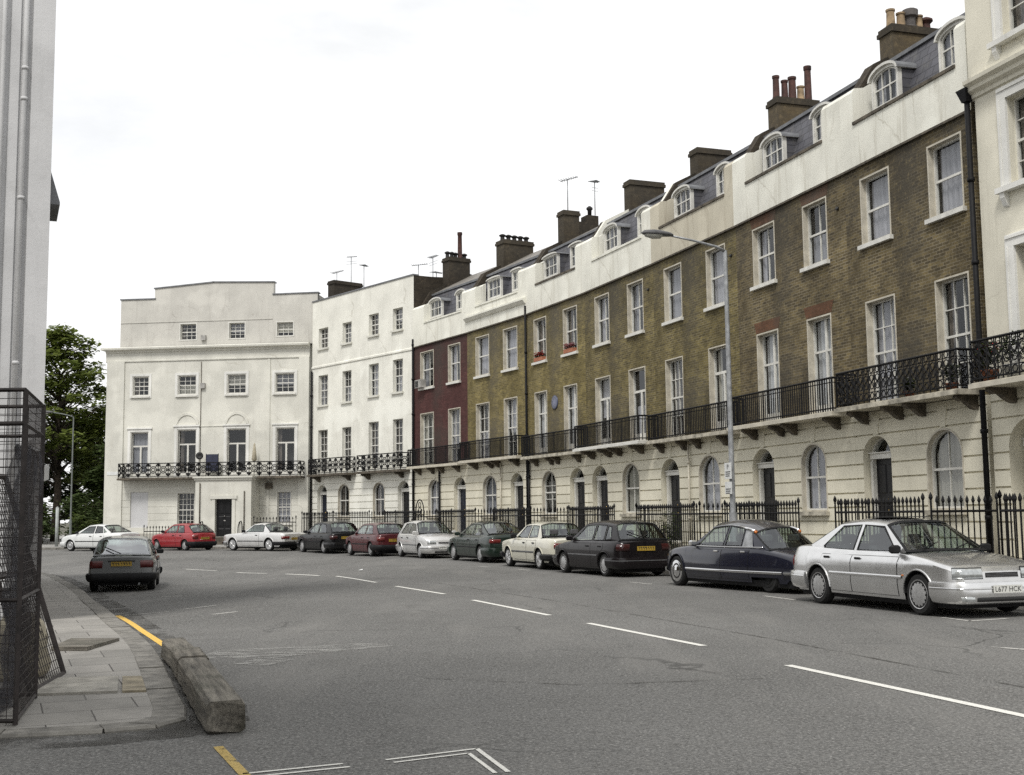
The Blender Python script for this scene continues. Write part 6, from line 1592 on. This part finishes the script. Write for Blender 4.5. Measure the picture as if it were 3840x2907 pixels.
# ------------------------------------------------------------------ street lamps and signs
def lamp(label, x, y, h, arm, ang, m, r=.075, sign=False, base_h=1.5, group='street lamps'):
    t = empty('street_lamp', (x,y,.117), radians(ang), label, 'street lamp', group)
    k = MB(); k.tube([(0,0,base_h),(0,0,h)], [r,r*.72], 12); k.tube([(0,0,0),(0,0,base_h)], r*1.45, 12); obj('post', k, M[m], t, sharp=40)
    k = MB(); k.tube([(0,0,h-.02),(.25,0,h+.08),(arm*.6,0,h+.19),(arm,0,h+.26)], [r*.6,r*.5,.03,.025], 8); obj('arm', k, M[m], t)
    k = MB(); x0 = arm-.05; prof = [(0,.05,.04),(.08,.10,.07),(.30,.14,.10),(.55,.15,.11),(.78,.10,.08),(.86,.02,.02)]
    rings = []
    for d, w, hh in prof: rings.append([(x0+d, w*cos(a*pi/6), h+.27+(hh if sin(a*pi/6) > 0 else hh*.45)*sin(a*pi/6)) for a in range(12)])
    k.loft(rings, 0, True, True, True); ld = obj('lantern', k, M['greytrim'], t)
    k = MB(); rings = []
    for d, w, hh in [(.25,.03,.01),(.35,.11,.10),(.55,.12,.12),(.75,.08,.08),(.80,.02,.01)]: rings.append([(x0+d, w*cos(pi+a*pi/6), h+.262+hh*sin(pi+a*pi/6)) for a in range(7)])
    k.loft(rings, 0, False, True); obj('lens', k, M['lamp_glass'], ld)
    return t
L1 = lamp('grey street lamp with a long arm and parking plates before the olive brick houses', 5.4, 29.75, 8.05, 1.55, 202, 'steel', .07)
for z, hgt in ((2.52,.40),(2.10,.30)):
    k = MB(); k.box(.10,-.15,z-hgt/2,.115,.15,z+hgt/2); s = obj('parking_sign', k, M['signwhite'], L1)
    cu = bpy.data.curves.new('characters', 'FONT'); cu.body = 'P'; cu.size = .17; cu.align_x = 'CENTER'; cu.align_y = 'CENTER'; cu.extrude = .001
    if z > 2.3:
        tmp = bpy.data.objects.new('characters', cu); COL.objects.link(tmp); me = bpy.data.meshes.new_from_object(tmp.evaluated_get(bpy.context.evaluated_depsgraph_get())); bpy.data.objects.remove(tmp)
        me.materials.clear(); me.materials.append(M['ink']); place('lettering', me, s, (.1175,0,z+.09), (pi/2,0,pi/2))
    for q in range(3):
        k = MB(); k.face([(.1165,-.11,z-.04-.05*q),(.1165,.11-.02*q,z-.04-.05*q),(.1165,.11-.02*q,z-.015-.05*q),(.1165,-.11,z-.015-.05*q)]); obj('lettering', k, M['ink'], s)
lamp('pale far street lamp under the sycamore with its arm over the far kerb', -24.8, 67.8, 7.3, 1.2, 180, 'greytrim2', .048)
k = MB(); k.tube([(0,0,0),(0,0,2.2)], .09, 10); k.lathe([(.09,0),(.10,.03),(.0,.08)], 10, 0, True, 'z', (0,0,2.2))
tag(obj('post', k, M['steel_far'], None, (-26.2,69.5,.117)), 'short plain grey post standing beside the far street lamp', 'post')

# ------------------------------------------------------------------ pale building at the near left corner
cb = empty('corner_building', (-7.3,18.6,-.3), atan2(.39,.92), 'tall pale grey building end wall with downpipes beside the wire cage', 'building')
k = MB(); HT = 19.
k.box(-14,.0,0,0,.8,HT)                                  # local x runs along the end wall towards the corner, y away from the camera
k.box(-.30,-.05,0,.03,-.003,HT)                          # corner strip
k.box(-.62,-.025,0,-.48,-.002,HT)
k.box(-14,-.10,0,-.301,-.003,1.1)
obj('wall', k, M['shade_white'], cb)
k = MB(); hs = [Hole(2.0+3.*i, 3.2+3.*i, z, z+2.0) for i in range(6) for z in (1.2,4.6)]; slice_wall(k, .8, 20, 0, 8, hs)
k.v = [(-.02-y, x, z) for x, y, z in k.v]
for hh in hs: k.face([(-.2,hh.x0,hh.z0),(-.2,hh.x1,hh.z0),(-.2,hh.x1,hh.z1),(-.2,hh.x0,hh.z1)], 1)
k.face([(-.02,20,0),(-14,20,0),(-14,20,8),(-.02,20,8)]); k.face([(-14,.8,8),(-.02,.8,8),(-.02,20,8),(-14,20,8)])
obj('unseen_street_wall', k, [M['brick_brown'], M['dim']], cb)  # unseen brick front, invented to darken reflections, kept low to limit its shade
for x, r in ((-.40,.04),):
    d = MB(); d.tube([(x,-.05,.2),(x,-.05,HT)], r, 10)
    for z in (2.2,4.3,6.9,8.5,9.0,11.5): d.tube([(x,-.05,z),(x,-.05,z+.05)], r*1.3, 10)
    obj('downpipe', d, M['shade_white'], cb)
d = MB(); d.tube([(-.72,-.07,.2),(-.72,-.07,18.)], .035, 8); obj('downpipe', d, M['shade_white'], cb)
for z in (3.6, 8.0, 12.2):
    k = MB(); k.box(-2.2,-.06,z-.12,-.86,-.003,z); k.box(-2.2,-.02,z,-2.1,-.002,z+2.2); k.box(-.96,-.02,z,-.86,-.002,z+2.2); k.box(-2.2,-.02,z+2.2,-.86,-.002,z+2.3); k.box(-2.1,-.015,z+1.07,-.96,-.002,z+1.13)
    w = obj('window', k, M['whitepaint'], cb); g = MB(); g.face([(-2.1,-.006,z),(-.96,-.006,z),(-.96,-.006,z+2.2),(-2.1,-.006,z+2.2)]); obj('pane', g, M['dim'], w)
k = MB(); k.poly_prism([(.031,7.55),(.19,7.02),(.19,6.98),(.031,6.98)], lambda p: (p[0],.4,p[1]), lambda p: (p[0],1.6,p[1])); obj('door_hood', k, M['lead'], cb, welded=True)
k = MB(); k.poly_prism([(.031,2.52),(.20,2.60),(.20,2.86),(.031,2.80)], lambda p: (p[0],2.0,p[1]), lambda p: (p[0],2.05,p[1])); obj('projecting_sign', k, M['signwhite'], cb, welded=True)

# ------------------------------------------------------------------ wire mesh cage and leaning panel on the near pavement
def wires(mb, P, U, V, nu, nv, r=.004, gate=None):
    P, U, V = Vector(P), Vector(U), Vector(V)
    for i in range(1, nu): mb.bar(P+U*(i/nu), P+U*(i/nu)+V, r)
    for j in range(1, nv): mb.bar(P+V*(j/nv), P+V*(j/nv)+U, r)
A = Vector((-3.86,9.5,.036)); B = Vector((-4.26,10.9,.036)); wv = Vector((-1.7,.05,0)); up = Vector((0,0,2.60))
cg = empty('wire_cage', A, 0, 'tall black wire mesh cage with dark netting inside on the near pavement', 'wire cage')
k = MB(); o = Vector((0,0,0)); b = B-A
top_cut = Vector((0,0,-.0))
for q in (o, b, o+wv, b+wv): k.bar(q, q+up, .030)
for z in (.03, .95, 2.33, 2.60):
    d = Vector((0,0,z))
    for p0, p1 in ((o,b),(b,b+wv),(b+wv,wv),(wv,o)): k.bar(p0+d, p1+d, .024)
k.bar(o+wv*.45, o+wv*.45+up, .03)
obj('frame', k, M['wire'], cg)
k = MB(); wires(k, o, b, up, 22, 38, .0042); wires(k, o, wv, up, 24, 38, .0042); wires(k, b, wv, up, 24, 38, .0042); obj('mesh', k, M['wire'], cg)
k = MB(); rows = []; n = 30
for j in range(26):
    z = .06+2.2*j/25; row = []
    for i in range(n+1):
        u = i/n; zz = z if j < 25 else z-.25*abs(sin(u*5+1))
        p = o+b*(.04+.92*u)+wv*(.03+.035*sin(u*17+j*.35)+.02*sin(u*31-j*.6)+.05*(1-j/25)); row.append((p.x,p.y,zz))
    rows.append(row)
k.loft(rows, 0, False, True); obj('netting', k, M['tarp'], cg)
k = MB(); rows = []
for j in range(12):
    z = .04+.05*j; rows.append([tuple(o+b*(.08+.84*u/10)+wv*(.08+.5*v/6) if False else (o+b*(.1+.8*u/10)+wv*(.1+.04*j)+Vector((0,0,.02+.5*j/11*abs(sin(u*1.3+1)))))) for u in range(11) for v in (0,)])
k.loft(rows, 0, False, True); obj('folded_netting', k, M['tarp'], cg)
lp = empty('mesh_panel', (-4.60,12.5,.05), 0, 'wire mesh panel with a tubular frame leaning against the cage', 'mesh panel')
U = Vector((.20,-1.35,0)); V = Vector((-.62,-.1,2.0))
k = MB()
for p0, p1 in ((o,U),(U,U+V),(U+V,V),(V,o),(V*.45,U+V*.45),(V*.52,U+V*.52)): k.bar(p0,p1,.04)
obj('frame', k, M['wire'], lp); k = MB(); wires(k, o, U, V, 16, 26, .006); obj('mesh', k, M['wire'], lp)
sk = empty('rubble_sack', (-4.92,12.15,.05), .4, 'lumpy pale grey rubble sack slumped behind the leaning mesh panel', 'sack')
k = MB(); rings = []
for j in range(10):
    z = .62*j/9; rr = .28*sqrt(max(.02,1-(j/9-.35)**2*1.9)); rings.append([((rr+.03*sin(a*2.1+j))*cos(a*pi/8), (rr*.8+.03*sin(a*1.7+j*2))*sin(a*pi/8), z+.02*sin(a)) for a in range(16)])
k.loft(rings, 0, True, True, True); obj('sack', k, M['canvas'], sk)

# ------------------------------------------------------------------ camera, sky, sun
CP, CR = math.atan((1114-837.5)/2600.), .011
R_, U_, F_ = Vector((1,0,0)), Vector((0,-sin(CP),cos(CP))), Vector((0,cos(CP),sin(CP)))
cx, cy = R_*cos(CR)-U_*sin(CR), R_*sin(CR)+U_*cos(CR)
cam = bpy.data.cameras.new('camera'); co = bpy.data.objects.new('camera', cam); COL.objects.link(co)
mt = Matrix((cx, cy, -F_)).transposed().to_4x4(); mt.translation = Vector((0,0,1.6)); co.matrix_world = mt
cam.sensor_width = 36; cam.lens = 36*2600/2212; cam.clip_end = 3000; cam.clip_start = .05
scene.camera = co
SUN = Vector((-.30,-.80,1.15)).normalized()
elev = math.asin(SUN.z); az = atan2(SUN.x, SUN.y)
sd = bpy.data.lights.new('sun', 'SUN'); sd.energy = SUN_E; sd.angle = radians(14); sd.color = (1,.97,.92)
# unseen house across the side street, added and sized to shade the near corner
ob = empty('corner_building', (-3.5,.6,-.1), 0, 'tall pale stucco building across the side street shading the near corner', 'building')
k = MB(); hs = [Hole(-4.2-3.2*i, -3.-3.2*i, z, z+1.9) for i in range(3) for z in (1.2,4.6,8.,11.)]
kk = MB(); slice_wall(kk, -12, 0, 0, 19, hs); k2 = [(0-x, -y, z) for x, y, z in kk.v]; k.v = [(x-12 if False else -12-(-12-x)+0, y, z) for x, y, z in kk.v]; k.f = kk.f; k.m = kk.m; k.s = kk.s
k.v = [(x, -y, z) for x, y, z in k.v]
for hh in hs: k.face([(hh.x0,-.18,hh.z0),(hh.x1,-.18,hh.z0),(hh.x1,-.18,hh.z1),(hh.x0,-.18,hh.z1)], 1)
k.face([(0,0,0),(0,-14,0),(0,-14,19),(0,0,19)]); k.face([(-12,0,0),(-12,-14,0),(-12,-14,19),(-12,0,19)]); k.face([(0,-14,0),(-12,-14,0),(-12,-14,19),(0,-14,19)]); k.face([(0,0,19),(-12,0,19),(-12,-14,19),(0,-14,19)])
obj('wall', k, [M['offwhite'], M['dim']], ob)
so = bpy.data.objects.new('sun', sd); COL.objects.link(so); so.rotation_euler = (-SUN).to_track_quat('-Z','Y').to_euler(); so.location = (0,0,40)
w = bpy.data.worlds.new('World'); scene.world = w; w.use_nodes = True; nt = w.node_tree
bg = nt.nodes['Background']; sky = N(nt, 'ShaderNodeTexSky'); sky.sky_type = 'NISHITA'; sky.sun_disc = False; sky.sun_elevation = elev; sky.sun_rotation = az
sky.air_density = 1.; sky.dust_density = 2.
tc = N(nt, 'ShaderNodeTexCoord'); mp = N(nt, 'ShaderNodeMapping'); mp.inputs['Scale'].default_value = (1,1,2.6); nt.links.new(tc.outputs['Generated'], mp.inputs[0])
nz = noise(nt, mp.outputs[0], 2.1, 7, .6)
cl = ramp(nt, nz, [(.30,.82),(.52,1.0)])
cloud = mix(nt, (8.2,8.3,8.35), (CLOUD,CLOUD,CLOUD), ramp(nt, noise(nt, mp.outputs[0], 2.6, 6, .6), [(.36,0),(.60,1)]))
nt.links.new(mix(nt, sky.outputs[0], cloud, cl), bg.inputs[0]); bg.inputs[1].default_value = SKY_S
vs = scene.view_settings; vs.view_transform = 'Standard'; vs.look = 'None'; vs.gamma = 1; vs.exposure = EXPO; vs.use_curve_mapping = False
scene.cycles.max_bounces = 8; scene.cycles.transparent_max_bounces = 16; scene.cycles.glossy_bounces = 3; scene.cycles.use_denoising = False
scene.cycles.caustics_reflective = False; scene.cycles.caustics_refractive = False
